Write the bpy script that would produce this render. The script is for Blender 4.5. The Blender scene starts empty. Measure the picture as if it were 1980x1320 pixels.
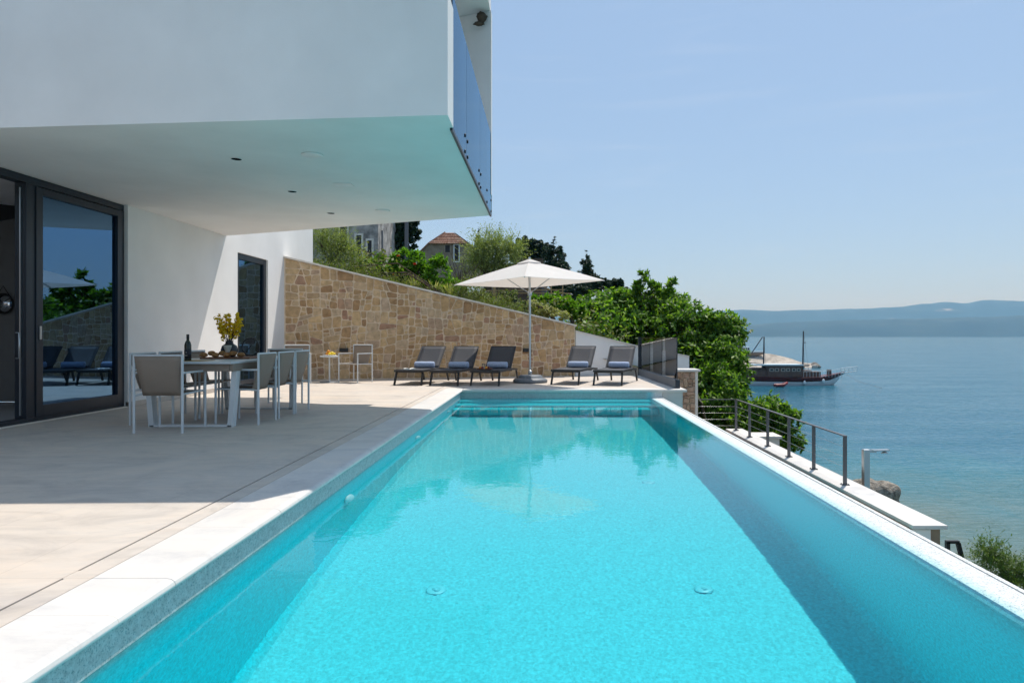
import bpy, math, random
import numpy as np
from mathutils import Vector, Matrix
random.seed(7)
S = bpy.context.scene
COL = S.collection
PI = math.pi
R = math.radians
F0, VX, VY, CH = 1340.0, 1054.0, 648.0, 1.05
SEA = -8.0
def P(px, py, Y):
    return Vector(((px-VX)/F0*Y, Y, CH-(py-VY)/F0*Y))
SUN = Vector((.25, .40, 1.0)).normalized()

# ------------------------------------------------------------------ materials
def newmat(n):
    m = bpy.data.materials.new(n); m.use_nodes = True
    nt = m.node_tree; nt.nodes.clear()
    out = nt.nodes.new('ShaderNodeOutputMaterial')
    return m, nt, out
def N(nt, t, **k):
    n = nt.nodes.new(t)
    for a, v in k.items(): setattr(n, a, v)
    return n
def L(nt, a, b): nt.links.new(a, b)
def coords(nt, scale=(1,1,1), kind='Object', rot=(0,0,0)):
    tc = N(nt, 'ShaderNodeTexCoord'); mp = N(nt, 'ShaderNodeMapping')
    mp.inputs['Scale'].default_value = scale; mp.inputs['Rotation'].default_value = rot
    L(nt, tc.outputs[kind], mp.inputs['Vector']); return mp.outputs[0]
def noise(nt, vec, scale, detail=4, rough=.55, dist=0):
    n = N(nt, 'ShaderNodeTexNoise'); n.inputs['Scale'].default_value = scale
    n.inputs['Detail'].default_value = detail; n.inputs['Roughness'].default_value = rough
    n.inputs['Distortion'].default_value = dist
    if vec is not None: L(nt, vec, n.inputs['Vector'])
    return n.outputs['Fac']
def ramp(nt, fac, stops, interp='LINEAR'):
    r = N(nt, 'ShaderNodeValToRGB'); r.color_ramp.interpolation = interp
    e = r.color_ramp.elements
    while len(e) < len(stops): e.new(.5)
    for i, (p, c) in enumerate(stops):
        e[i].position = p
        e[i].color = (*c, 1) if not isinstance(c, (int, float)) else (c, c, c, 1)
    L(nt, fac, r.inputs[0]); return r.outputs[0]
def mix(nt, fac, a, b, mode='MIX'):
    m = N(nt, 'ShaderNodeMix'); m.data_type = 'RGBA'; m.blend_type = mode
    for s, v in ((m.inputs[0], fac), (m.inputs[6], a), (m.inputs[7], b)):
        if isinstance(v, (int, float)): s.default_value = v
        elif isinstance(v, (tuple, list)): s.default_value = (*v, 1)
        else: L(nt, v, s)
    return m.outputs[2]
def bump(nt, h, strength=.3, dist=.01):
    b = N(nt, 'ShaderNodeBump'); b.inputs['Strength'].default_value = strength
    b.inputs['Distance'].default_value = dist; L(nt, h, b.inputs['Height']); return b.outputs[0]
def simple(n, c, rough=.5, metal=0, var=.12, vs=6, bs=0, bscale=60, bd=.004, spec=.5):
    m, nt, out = newmat(n); p = N(nt, 'ShaderNodeBsdfPrincipled')
    v = coords(nt); f = noise(nt, v, vs)
    lo = tuple(x*(1-var) for x in c); hi = tuple(min(1, x*(1+var)) for x in c)
    L(nt, ramp(nt, f, [(.3, lo), (.7, hi)]), p.inputs['Base Color'])
    p.inputs['Roughness'].default_value = rough; p.inputs['Metallic'].default_value = metal
    p.inputs['Specular IOR Level'].default_value = spec
    if bs: L(nt, bump(nt, noise(nt, v, bscale, 3), bs, bd), p.inputs['Normal'])
    L(nt, p.outputs[0], out.inputs[0]); return m
def island(n, stops, rough=.8, trans=0, nscale=0, bs=0, dark=None, spec=.3):
    m, nt, out = newmat(n); p = N(nt, 'ShaderNodeBsdfPrincipled')
    g = N(nt, 'ShaderNodeNewGeometry')
    c = ramp(nt, g.outputs['Random Per Island'], stops)
    if nscale:
        v = coords(nt); f = noise(nt, v, nscale, 5, .65)
        c = mix(nt, 1, c, ramp(nt, f, [(.3, (.66,.64,.6)), (.7, (1.18,1.17,1.15))]), 'MULTIPLY')
        if bs: L(nt, bump(nt, f, bs, .02), p.inputs['Normal'])
    L(nt, c, p.inputs['Base Color']); p.inputs['Roughness'].default_value = rough
    p.inputs['Specular IOR Level'].default_value = spec
    if trans:
        t = N(nt, 'ShaderNodeBsdfTranslucent')
        L(nt, mix(nt, 1, c, (1.5, 1.7, .6), 'MULTIPLY'), t.inputs[0])
        mx = N(nt, 'ShaderNodeMixShader'); mx.inputs[0].default_value = trans
        L(nt, p.outputs[0], mx.inputs[1]); L(nt, t.outputs[0], mx.inputs[2]); L(nt, mx.outputs[0], out.inputs[0])
    else: L(nt, p.outputs[0], out.inputs[0])
    return m
def glassmat(n, tint, ior=1.5, rough=0.0, gl=(1,1,1)):
    m, nt, out = newmat(n)
    f = N(nt, 'ShaderNodeFresnel'); f.inputs[0].default_value = ior
    t = N(nt, 'ShaderNodeBsdfTransparent'); t.inputs[0].default_value = (*tint, 1)
    g = N(nt, 'ShaderNodeBsdfGlossy'); g.inputs['Roughness'].default_value = rough
    g.inputs[0].default_value = (*gl, 1)
    mx = N(nt, 'ShaderNodeMixShader'); L(nt, f.outputs[0], mx.inputs[0])
    L(nt, t.outputs[0], mx.inputs[1]); L(nt, g.outputs[0], mx.inputs[2]); L(nt, mx.outputs[0], out.inputs[0])
    return m

M = {}
M['stucco'] = simple('white_stucco', (.82, .80, .775), .9, var=.045, vs=1.3, bs=.35, bscale=140, bd=.003, spec=.2)
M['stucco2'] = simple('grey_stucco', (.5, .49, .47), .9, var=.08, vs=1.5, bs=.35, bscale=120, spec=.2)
M['darkmetal'] = simple('anthracite_metal', (.014, .021, .032), .38, .0, var=.08)
M['graymetal'] = simple('grey_rail_metal', (.13, .125, .13), .42, .5, var=.08)
M['steel'] = simple('brushed_steel', (.55, .56, .57), .3, .9, var=.05)
M['alu'] = simple('powdered_light_frame', (.60, .63, .64), .4, .0, var=.04)
M['charcoal'] = simple('charcoal_frame', (.018, .018, .02), .45, .0, var=.1)
M['taupe'] = simple('taupe_sling', (.29, .23, .18), .85, var=.08, vs=3, bs=.5, bscale=500, bd=.002)
M['sling'] = simple('black_sling', (.04, .042, .05), .7, var=.1, vs=3, bs=.5, bscale=500, bd=.002)
M['towel'] = simple('blue_grey_towel', (.36, .43, .58), .95, var=.12, vs=40, bs=.8, bscale=250, bd=.004)
M['black'] = simple('matt_black', (.012, .012, .013), .5, var=.1)
M['void'] = simple('recess_shade_black', (.002, .002, .002), 1, var=.01, spec=0)  # near-black colour stands in for the shade inside recesses
M['white'] = simple('white_paint', (.78, .78, .77), .4, var=.03)
M['plastic'] = simple('white_plastic', (.8, .82, .82), .35, var=.02)
M['drainp'] = simple('turquoise_plastic', (.11, .66, .72), .4, var=.05)
M['basegrey'] = simple('grey_resin', (.13, .15, .175), .55, var=.08, bs=.2, bscale=80)
M['paper'] = simple('paper', (.75, .74, .7), .8, var=.05)
M['wood'] = simple('oiled_wood', (.16, .06, .025), .5, var=.35, vs=14)
M['palewood'] = simple('pale_weathered_wood', (.42, .27, .12), .7, var=.2, vs=10)
M['boatwood'] = simple('varnished_boat_wood', (.11, .022, .016), .35, var=.3, vs=2)
M['boatbrown'] = simple('brown_boat_deckhouse', (.10, .055, .035), .5, var=.3, vs=2)
M['boatwhite'] = simple('white_boat_hull', (.62, .68, .68), .4, var=.06, vs=1)
M['red'] = simple('red_rubber', (.16, .015, .02), .5, var=.1)
M['bread'] = simple('bread_crust', (.32, .15, .05), .8, var=.3, vs=20, bs=.5)
M['orange'] = simple('orange_fruit', (.75, .28, .02), .5, var=.1)
M['lemon'] = simple('yellow_fruit', (.85, .6, .03), .5, var=.1)
M['ceramic'] = simple('dark_ceramic', (.02, .021, .026), .35, var=.1)
M['cream'] = simple('cream_ceramic', (.5, .45, .38), .5, var=.1)
M['bottle'] = simple('green_bottle_glass', (.012, .02, .006), .08, var=.1)
M['winelabel'] = simple('dark_wine_label', (.012, .012, .02), .6, var=.1)
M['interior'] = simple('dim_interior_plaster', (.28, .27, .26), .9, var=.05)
M['cornice'] = simple('pale_mortar_render', (.76, .70, .62), .9, var=.08, bs=.4, bscale=60)
M['mortar'] = simple('sand_mortar', (.72, .58, .43), .95, var=.1, bs=.5, bscale=80, spec=.1)
M['stone'] = island('sandstone_blocks', [(0, (.36,.22,.12)), (.2, (.58,.39,.21)), (.4, (.47,.33,.20)), (.6, (.68,.48,.27)), (.8, (.54,.41,.29)), (.9, (.43,.25,.17)), (1, (.62,.46,.29))], .9, nscale=9, bs=.7, spec=.15)
M['stone2'] = island('rough_pale_stone', [(0, (.42,.27,.19)), (.5, (.52,.37,.26)), (1, (.46,.30,.23))], .9, nscale=9, bs=.7, spec=.15)
M['oldstone'] = simple('weathered_house_stone', (.38, .355, .33), .95, var=.55, vs=1.7, bs=.9, bscale=9, bd=.06, spec=.1)
M['oldstone2'] = simple('tan_house_render', (.27, .235, .18), .95, var=.35, vs=.9, bs=.9, bscale=6, bd=.05, spec=.1)
M['brownstone'] = simple('brown_house_stone', (.15, .11, .09), .95, var=.5, vs=2.5, bs=.9, bscale=8, bd=.06, spec=.1)
M['rock'] = simple('sea_rock', (.27, .24, .20), .95, var=.6, vs=5, bs=1, bscale=9, bd=.12, spec=.1)
M['quay'] = simple('pale_quay_stone', (.42, .37, .31), .9, var=.35, vs=.5, bs=.8, bscale=2, bd=.3, spec=.1)
M['bark'] = simple('bark', (.10, .075, .055), .95, var=.4, vs=12, bs=.9, bscale=25, bd=.02, spec=.1)
M['rooftile'] = island('terracotta_tiles', [(0, (.22,.11,.07)), (.5, (.34,.19,.13)), (1, (.42,.28,.21))], .9)
M['brownwall'] = simple('brown_rendered_wall', (.27, .19, .135), .85, var=.15, vs=3)
def travertine(n, c, joints=True, streak=.1, bw=1.2, rh=.6):
    m, nt, out = newmat(n); p = N(nt, 'ShaderNodeBsdfPrincipled')
    v = coords(nt, (.6, 1.7, 1), rot=(0, 0, R(8))); f = noise(nt, v, 2.6, 8, .66, 1.2)
    v2 = coords(nt); f2 = noise(nt, v2, .7, 3)
    lo = tuple(x*(1-streak) for x in c)
    col = ramp(nt, f, [(.3, lo), (.52, c), (.75, tuple(min(1, x*1.05) for x in c))])
    col = mix(nt, .35, col, ramp(nt, f2, [(.35, (c[0]*.94, c[1]*.86, c[2]*.78)), (.65, c)]))
    vs = coords(nt, (.25, 4, 1)); f3 = noise(nt, vs, 5, 6, .7, 1.5)
    col = mix(nt, ramp(nt, f3, [(.66, 0.), (.72, .28)]), col, (c[0]*.62, c[1]*.55, c[2]*.47))
    f4 = noise(nt, coords(nt, (.9, 1.2, 1), rot=(0, 0, R(20))), 1.3, 8, .75, 1.0)
    col = mix(nt, 1, col, ramp(nt, f4, [(.3, (.76,.77,.80)), (.5, (.97,.97,.97)), (.68, (1.08,1.04,1.0))]), 'MULTIPLY')
    vo = N(nt, 'ShaderNodeTexVoronoi'); vo.inputs['Scale'].default_value = 2.3; L(nt, v2, vo.inputs['Vector'])
    col = mix(nt, ramp(nt, vo.outputs['Distance'], [(.012, .6), (.02, 0.)]), col, (.2,.17,.14))
    if joints:
        b = N(nt, 'ShaderNodeTexBrick'); b.inputs['Scale'].default_value = 1
        b.inputs['Brick Width'].default_value = bw; b.inputs['Row Height'].default_value = rh
        b.inputs['Mortar Size'].default_value = .003; b.inputs['Mortar Smooth'].default_value = .2
        b.inputs['Color1'].default_value = (1,1,1,1); b.inputs['Color2'].default_value = (.965,.965,.97,1)
        b.inputs['Mortar'].default_value = (.84,.83,.82,1)
        L(nt, v2, b.inputs['Vector']); col = mix(nt, 1, col, b.outputs['Color'], 'MULTIPLY')
    L(nt, col, p.inputs['Base Color']); p.inputs['Roughness'].default_value = .62
    p.inputs['Specular IOR Level'].default_value = .35
    L(nt, bump(nt, noise(nt, v2, 35, 4), .12, .004), p.inputs['Normal'])
    L(nt, p.outputs[0], out.inputs[0]); return m
M['terrace'] = travertine('travertine_paving', (.60, .54, .475), streak=.2)
M['coping'] = travertine('pale_coping_stone', (.66, .64, .61), streak=.07, bw=40, rh=1.2)
# pool plaster: water's light absorption painted into the colour, pale rim to turquoise depths
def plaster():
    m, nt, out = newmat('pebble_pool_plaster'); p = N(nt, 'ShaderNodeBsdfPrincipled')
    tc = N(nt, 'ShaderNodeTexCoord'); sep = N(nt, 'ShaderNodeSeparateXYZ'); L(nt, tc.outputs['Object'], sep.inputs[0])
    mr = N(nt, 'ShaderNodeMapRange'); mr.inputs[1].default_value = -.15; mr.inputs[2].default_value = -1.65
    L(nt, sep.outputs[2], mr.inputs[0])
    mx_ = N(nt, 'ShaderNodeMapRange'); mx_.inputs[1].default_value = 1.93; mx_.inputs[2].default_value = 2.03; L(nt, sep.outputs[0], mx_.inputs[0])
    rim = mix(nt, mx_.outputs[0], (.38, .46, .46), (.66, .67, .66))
    deep = ramp(nt, mr.outputs[0], [(0, (.30, .50, .52)), (.06, (.10, .64, .68)), (.2, (.008, .76, .83)), (.93, (.008, .76, .83)), (.99, (.085, .66, .715))])  # walls brighter than the floor, in place of light scattered in water
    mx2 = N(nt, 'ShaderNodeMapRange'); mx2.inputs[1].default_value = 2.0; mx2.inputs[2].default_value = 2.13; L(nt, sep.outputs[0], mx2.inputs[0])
    water_fade = mix(nt, mx2.outputs[0], (.16, .56, .62), (.66, .67, .66)); rim = mix(nt, mx_.outputs[0], rim, water_fade)  # underwater fade across the ledge painted into its colour
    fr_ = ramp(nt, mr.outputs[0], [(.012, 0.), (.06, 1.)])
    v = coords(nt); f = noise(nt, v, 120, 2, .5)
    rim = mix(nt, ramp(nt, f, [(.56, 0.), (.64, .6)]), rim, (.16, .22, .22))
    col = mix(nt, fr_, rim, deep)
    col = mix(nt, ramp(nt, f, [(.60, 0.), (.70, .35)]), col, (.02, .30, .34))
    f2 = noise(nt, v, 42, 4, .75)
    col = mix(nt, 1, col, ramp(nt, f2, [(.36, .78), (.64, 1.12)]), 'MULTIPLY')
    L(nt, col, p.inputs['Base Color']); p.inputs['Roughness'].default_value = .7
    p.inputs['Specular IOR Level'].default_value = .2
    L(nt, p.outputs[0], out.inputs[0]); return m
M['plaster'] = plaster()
def poolwater():
    m, nt, out = newmat('clear_pool_water'); g = N(nt, 'ShaderNodeBsdfRefraction')
    g.inputs['IOR'].default_value = 1.33; g.inputs['Roughness'].default_value = 0
    g.inputs[0].default_value = (.80, .98, 1, 1)
    gl = N(nt, 'ShaderNodeBsdfGlossy'); gl.inputs['Roughness'].default_value = 0; gl.inputs[0].default_value = (.95, .98, 1, 1)
    fr = N(nt, 'ShaderNodeFresnel'); fr.inputs[0].default_value = 1.33
    k = N(nt, 'ShaderNodeMath', operation='MULTIPLY_ADD'); k.inputs[1].default_value = 3.8; k.inputs[2].default_value = .06; k.use_clamp = True; L(nt, fr.outputs[0], k.inputs[0])
    k2 = N(nt, 'ShaderNodeMath', operation='MULTIPLY'); L(nt, fr.outputs[0], k2.inputs[0]); L(nt, k.outputs[0], k2.inputs[1])
    mxs = N(nt, 'ShaderNodeMixShader'); L(nt, k2.outputs[0], mxs.inputs[0]); L(nt, g.outputs[0], mxs.inputs[1]); L(nt, gl.outputs[0], mxs.inputs[2])
    v = coords(nt, (1, 1, 1)); f = noise(nt, v, 14, 2, .5)
    v2 = coords(nt, (1, .55, 1)); f2 = noise(nt, v2, 1.6, 2, .5)
    a = N(nt, 'ShaderNodeMath', operation='MULTIPLY'); a.inputs[1].default_value = .15; L(nt, f, a.inputs[0])
    b = N(nt, 'ShaderNodeMath', operation='ADD'); L(nt, a.outputs[0], b.inputs[0]); L(nt, f2, b.inputs[1])
    bn = bump(nt, b.outputs[0], 1.0, .0042)
    for q in (g, gl): L(nt, bn, q.inputs['Normal'])
    L(nt, mxs.outputs[0], out.inputs[0]); return m
M['poolwater'] = poolwater()
def seamat():
    m, nt, out = newmat('sea_water'); p = N(nt, 'ShaderNodeBsdfPrincipled')
    v = coords(nt)
    tc = N(nt, 'ShaderNodeTexCoord'); vm = N(nt, 'ShaderNodeVectorMath', operation='DISTANCE')
    L(nt, tc.outputs['Object'], vm.inputs[0]); vm.inputs[1].default_value = (9, 18, SEA)
    mr = N(nt, 'ShaderNodeMapRange'); mr.inputs[1].default_value = 9; mr.inputs[2].default_value = 46
    L(nt, vm.outputs['Value'], mr.inputs[0])
    f = noise(nt, coords(nt, (1, .6, 1)), .25, 5, .6)
    ad = N(nt, 'ShaderNodeMath', operation='ADD'); L(nt, mr.outputs[0], ad.inputs[0])
    mu = N(nt, 'ShaderNodeMath', operation='MULTIPLY_ADD'); mu.inputs[1].default_value = .7; mu.inputs[2].default_value = -.35
    L(nt, f, mu.inputs[0]); L(nt, mu.outputs[0], ad.inputs[1])
    col = ramp(nt, ad.outputs[0], [(0, (.15, .16, .11)), (.3, (.085, .15, .13)), (.65, (.018, .145, .175)), (1, (.008, .115, .175))])
    L(nt, col, p.inputs['Base Color']); p.inputs['Roughness'].default_value = .07; p.inputs['IOR'].default_value = 1.33; p.inputs['Specular IOR Level'].default_value = .5
    w = noise(nt, coords(nt, (.5, 1.6, 1), rot=(0, 0, R(-14))), 1.5, 4, .5, .4)
    w2 = noise(nt, coords(nt, (.04, .16, 1)), 1.0, 3, .6)
    hh = N(nt, 'ShaderNodeMath', operation='MULTIPLY'); L(nt, w, hh.inputs[0])
    L(nt, ramp(nt, w2, [(.3, .35), (.7, 1.)]), hh.inputs[1])
    L(nt, bump(nt, hh.outputs[0], 1.0, .17), p.inputs['Normal'])
    L(nt, p.outputs[0], out.inputs[0]); return m
M['sea'] = seamat()
def hillmat():
    m, nt, out = newmat('dry_hillside'); p = N(nt, 'ShaderNodeBsdfPrincipled'); v = coords(nt)
    L(nt, ramp(nt, noise(nt, v, .6, 6, .7), [(.35, (.045,.065,.022)), (.55, (.10,.10,.045)), (.72, (.20,.16,.10))]), p.inputs['Base Color'])
    p.inputs['Roughness'].default_value = 1; L(nt, bump(nt, noise(nt, v, 3, 5), 1, .15), p.inputs['Normal'])
    L(nt, p.outputs[0], out.inputs[0]); return m
M['hill'] = hillmat()
def islandmat():
    m, nt, out = newmat('island_scrub'); p = N(nt, 'ShaderNodeBsdfPrincipled'); v = coords(nt, (.35, 1, 1.6))
    f = noise(nt, v, .0045, 8, .62)
    L(nt, ramp(nt, f, [(.35, (.016,.04,.038)), (.6, (.028,.055,.045)), (.66, (.06,.08,.07)), (.74, (.40,.38,.35))]), p.inputs['Base Color'])
    p.inputs['Roughness'].default_value = 1; L(nt, p.outputs[0], out.inputs[0]); return m
M['island'] = islandmat()
def canopymat():
    m, nt, out = newmat('white_parasol_cloth'); p = N(nt, 'ShaderNodeBsdfPrincipled'); v = coords(nt)
    L(nt, ramp(nt, noise(nt, v, 2), [(.3, (.84,.83,.82)), (.7, (.88,.87,.86))]), p.inputs['Base Color'])
    p.inputs['Roughness'].default_value = .85
    t = N(nt, 'ShaderNodeBsdfTranslucent'); t.inputs[0].default_value = (.92, .86, .8, 1)
    mx = N(nt, 'ShaderNodeMixShader'); mx.inputs[0].default_value = .5
    L(nt, p.outputs[0], mx.inputs[1]); L(nt, t.outputs[0], mx.inputs[2]); L(nt, mx.outputs[0], out.inputs[0]); return m
M['canopy'] = canopymat()
M['doorglass'] = glassmat('tinted_door_glass', (.30, .34, .38), 3.6, gl=(.30, .58, .95))
M['balglass'] = glassmat('balcony_glass', (.66, .76, .84), 1.6, gl=(.55, .74, .88))
M['screenglass'] = glassmat('grey_screen_glass', (.90, .90, .90), 1.22)
M['clearglass'] = glassmat('clear_glass', (.9, .93, .92), 1.5)
M['mirror'] = simple('mirror', (.8, .8, .8), .03, 1, var=.01)
LF = lambda n, a, b, c, t=.35: island(n, [(0, a), (.5, b), (1, c)], .6, t)
M['figleaf'] = island('broad_green_leaves', [(0, (.022,.065,.010)), (.3, (.065,.15,.016)), (.65, (.13,.24,.024)), (1, (.27,.38,.06))], .5, .42)
M['citrus'] = LF('bright_green_leaves', (.06,.15,.012), (.12,.25,.02), (.20,.34,.03), .42)
M['pineleaf'] = LF('dark_pine_needles', (.008,.026,.011), (.014,.04,.015), (.028,.062,.02), .12)
M['olive'] = LF('silver_olive_leaves', (.13,.17,.06), (.23,.27,.10), (.34,.36,.17), .35)
M['dryleaf'] = LF('dry_mixed_scrub', (.09,.11,.035), (.17,.17,.06), (.13,.20,.04), .3)
M['yellowleaf'] = LF('yellow_green_leaves', (.22,.26,.06), (.36,.34,.12), (.44,.42,.22), .3)
M['tamarisk'] = LF('feathery_green_sprigs', (.06,.11,.02), (.10,.16,.03), (.16,.20,.05), .3)
M['flowers'] = LF('yellow_blossom', (.70,.42,.01), (.85,.58,.02), (.60,.50,.04), .35)
M['redflower'] = LF('red_hibiscus', (.5,.02,.01), (.6,.04,.01), (.6,.05,.02), .2)

# ------------------------------------------------------------------ mesh building
ORG = {}
class MB:
    def __init__(s): s.v = []; s.f = []; s.sm = []
    def add(s, vs, fs, smooth=False):
        o = len(s.v); s.v += [tuple(v) for v in vs]; s.f += [tuple(i+o for i in f) for f in fs]; s.sm += [smooth]*len(fs); return s
    def box(s, x0, x1, y0, y1, z0, z1, mat=None):
        vs = [Vector(p) for p in ((x0,y0,z0),(x1,y0,z0),(x1,y1,z0),(x0,y1,z0),(x0,y0,z1),(x1,y0,z1),(x1,y1,z1),(x0,y1,z1))]
        if mat: vs = [mat @ v for v in vs]
        return s.add(vs, [(3,2,1,0),(4,5,6,7),(0,1,5,4),(1,2,6,5),(2,3,7,6),(3,0,4,7)])
    def prism(s, poly, z0, z1):
        n = len(poly)
        a = sum(poly[i][0]*poly[(i+1)%n][1]-poly[(i+1)%n][0]*poly[i][1] for i in range(n))
        if a < 0: poly = poly[::-1]
        g = lambda z, p: z(p[0], p[1]) if callable(z) else z
        vs = [(p[0],p[1],g(z0,p)) for p in poly]+[(p[0],p[1],g(z1,p)) for p in poly]
        return s.add(vs, [tuple(range(n))[::-1], tuple(range(n, 2*n))]+[(i,(i+1)%n,(i+1)%n+n,i+n) for i in range(n)])
    def bar(s, a, b, w, h, up=(0,0,1)):
        a = Vector(a); b = Vector(b); d = (b-a).normalized(); up = Vector(up)
        if abs(d.dot(up)) > .98: up = Vector((0,1,0))
        x = d.cross(up).normalized(); u = x.cross(d).normalized()
        vs = [q+x*sx*w/2+u*sy*h/2 for q in (a, b) for sx, sy in ((-1,-1),(1,-1),(1,1),(-1,1))]
        return s.add(vs, [(0,1,2,3),(7,6,5,4),(0,4,5,1),(1,5,6,2),(2,6,7,3),(3,7,4,0)])
    def tube(s, pts, r, seg=8, close=False):
        pts = [Vector(p) for p in pts]; n = len(pts); rs = r if isinstance(r, (list, tuple)) else [r]*n
        d0 = (pts[1]-pts[0]).normalized(); u = Vector((0,0,1)) if abs(d0.z) < .9 else Vector((0,1,0))
        vs = []
        for i, p in enumerate(pts):
            if close: d = (pts[(i+1)%n]-pts[i-1]).normalized()
            else: d = (pts[min(i+1,n-1)]-pts[max(i-1,0)]).normalized()
            x = d.cross(u).normalized(); y = x.cross(d).normalized(); u = y
            vs += [p+(x*math.cos(2*PI*k/seg)+y*math.sin(2*PI*k/seg))*rs[i] for k in range(seg)]
        fs = []
        for i in range(n if close else n-1):
            j = (i+1) % n
            fs += [(i*seg+k, i*seg+(k+1)%seg, j*seg+(k+1)%seg, j*seg+k) for k in range(seg)]
        s.add(vs, fs, True)
        if not close: s.add(vs[:seg], [tuple(range(seg))[::-1]]); s.add(vs[-seg:], [tuple(range(seg))])
        return s
    def lathe(s, prof, c, seg=24, axis='z'):
        c = Vector(c); vs = []
        for r, h in prof:
            for k in range(seg):
                a = 2*PI*k/seg; x, y = r*math.cos(a), r*math.sin(a)
                vs.append(c+(Vector((x,y,h)) if axis == 'z' else Vector((h,x,y)) if axis == 'x' else Vector((y,h,x))))
        n = len(prof)
        return s.add(vs, [(i*seg+k, i*seg+(k+1)%seg, (i+1)*seg+(k+1)%seg, (i+1)*seg+k) for i in range(n-1) for k in range(seg)]
                     + [tuple(range(seg))[::-1], tuple(range((n-1)*seg, n*seg))], True)
    def blob(s, c, r, seed=0, amp=.15, nu=14, nv=9):
        rnd = random.Random(seed); ph = [rnd.uniform(0, 6.28) for _ in range(6)]
        c = Vector(c); r = Vector(r) if not isinstance(r, (int, float)) else Vector((r,r,r)); vs = []
        for j in range(nv+1):
            t = PI*j/nv
            for i in range(nu):
                a = 2*PI*i/nu
                d = Vector((math.sin(t)*math.cos(a), math.sin(t)*math.sin(a), math.cos(t)))
                k = 1+amp*(math.sin(3*d.x+ph[0])+math.sin(4*d.y+ph[1])+math.sin(5*d.z+ph[2])+.6*math.sin(9*d.x+7*d.y+ph[3])+.6*math.sin(8*d.z-9*d.y+ph[4]))/2
                vs.append(c+Vector((d.x*r.x, d.y*r.y, d.z*r.z))*k)
        return s.add(vs, [(j*nu+i, (j+1)*nu+i, (j+1)*nu+(i+1)%nu, j*nu+(i+1)%nu) for j in range(nv) for i in range(nu)], True)
    def build(s, name, mat, parent=None, bevel=0, solid=0):
        me = bpy.data.meshes.new(name); o = Vector((0,0,0))
        if parent is not None: o = ORG.get(parent.name, o)
        me.from_pydata([tuple(Vector(v)-o) for v in s.v], [], s.f)
        me.polygons.foreach_set('use_smooth', s.sm); me.materials.append(mat); me.update()
        ob = bpy.data.objects.new(name, me); COL.objects.link(ob)
        if parent is not None: ob.parent = parent; ORG[ob.name] = o
        if solid:
            md = ob.modifiers.new('thickness', 'SOLIDIFY'); md.thickness = solid; md.offset = 0
        if bevel:
            md = ob.modifiers.new('bevel', 'BEVEL'); md.width = bevel; md.segments = 2; md.limit_method = 'ANGLE'; md.angle_limit = R(40)
        return ob
def tag(o, label=None, cat=None, group=None, kind=None):
    if label: o['label'] = label
    if cat: o['category'] = cat
    if group: o['group'] = group
    if kind: o['kind'] = kind
    return o
def thing(name, label, cat, loc=(0,0,0), rz=0, group=None):
    o = bpy.data.objects.new(name, None); COL.objects.link(o); o.location = loc; o.rotation_euler = (0,0,rz)
    o.empty_display_size = .1
    ORG[o.name] = Vector(loc) if rz == 0 else Vector((0,0,0))
    return tag(o, label, cat, group)
def copy_tree(o, parent=None):
    c = o.copy(); COL.objects.link(c); c.parent = parent
    for ch in list(o.children): copy_tree(ch, c)
    return c
def place(o, x, y, z=0, rz=0, label=None):
    o.location = (x, y, z); o.rotation_euler = (0, 0, rz)
    if label: o['label'] = label
    return o

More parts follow.
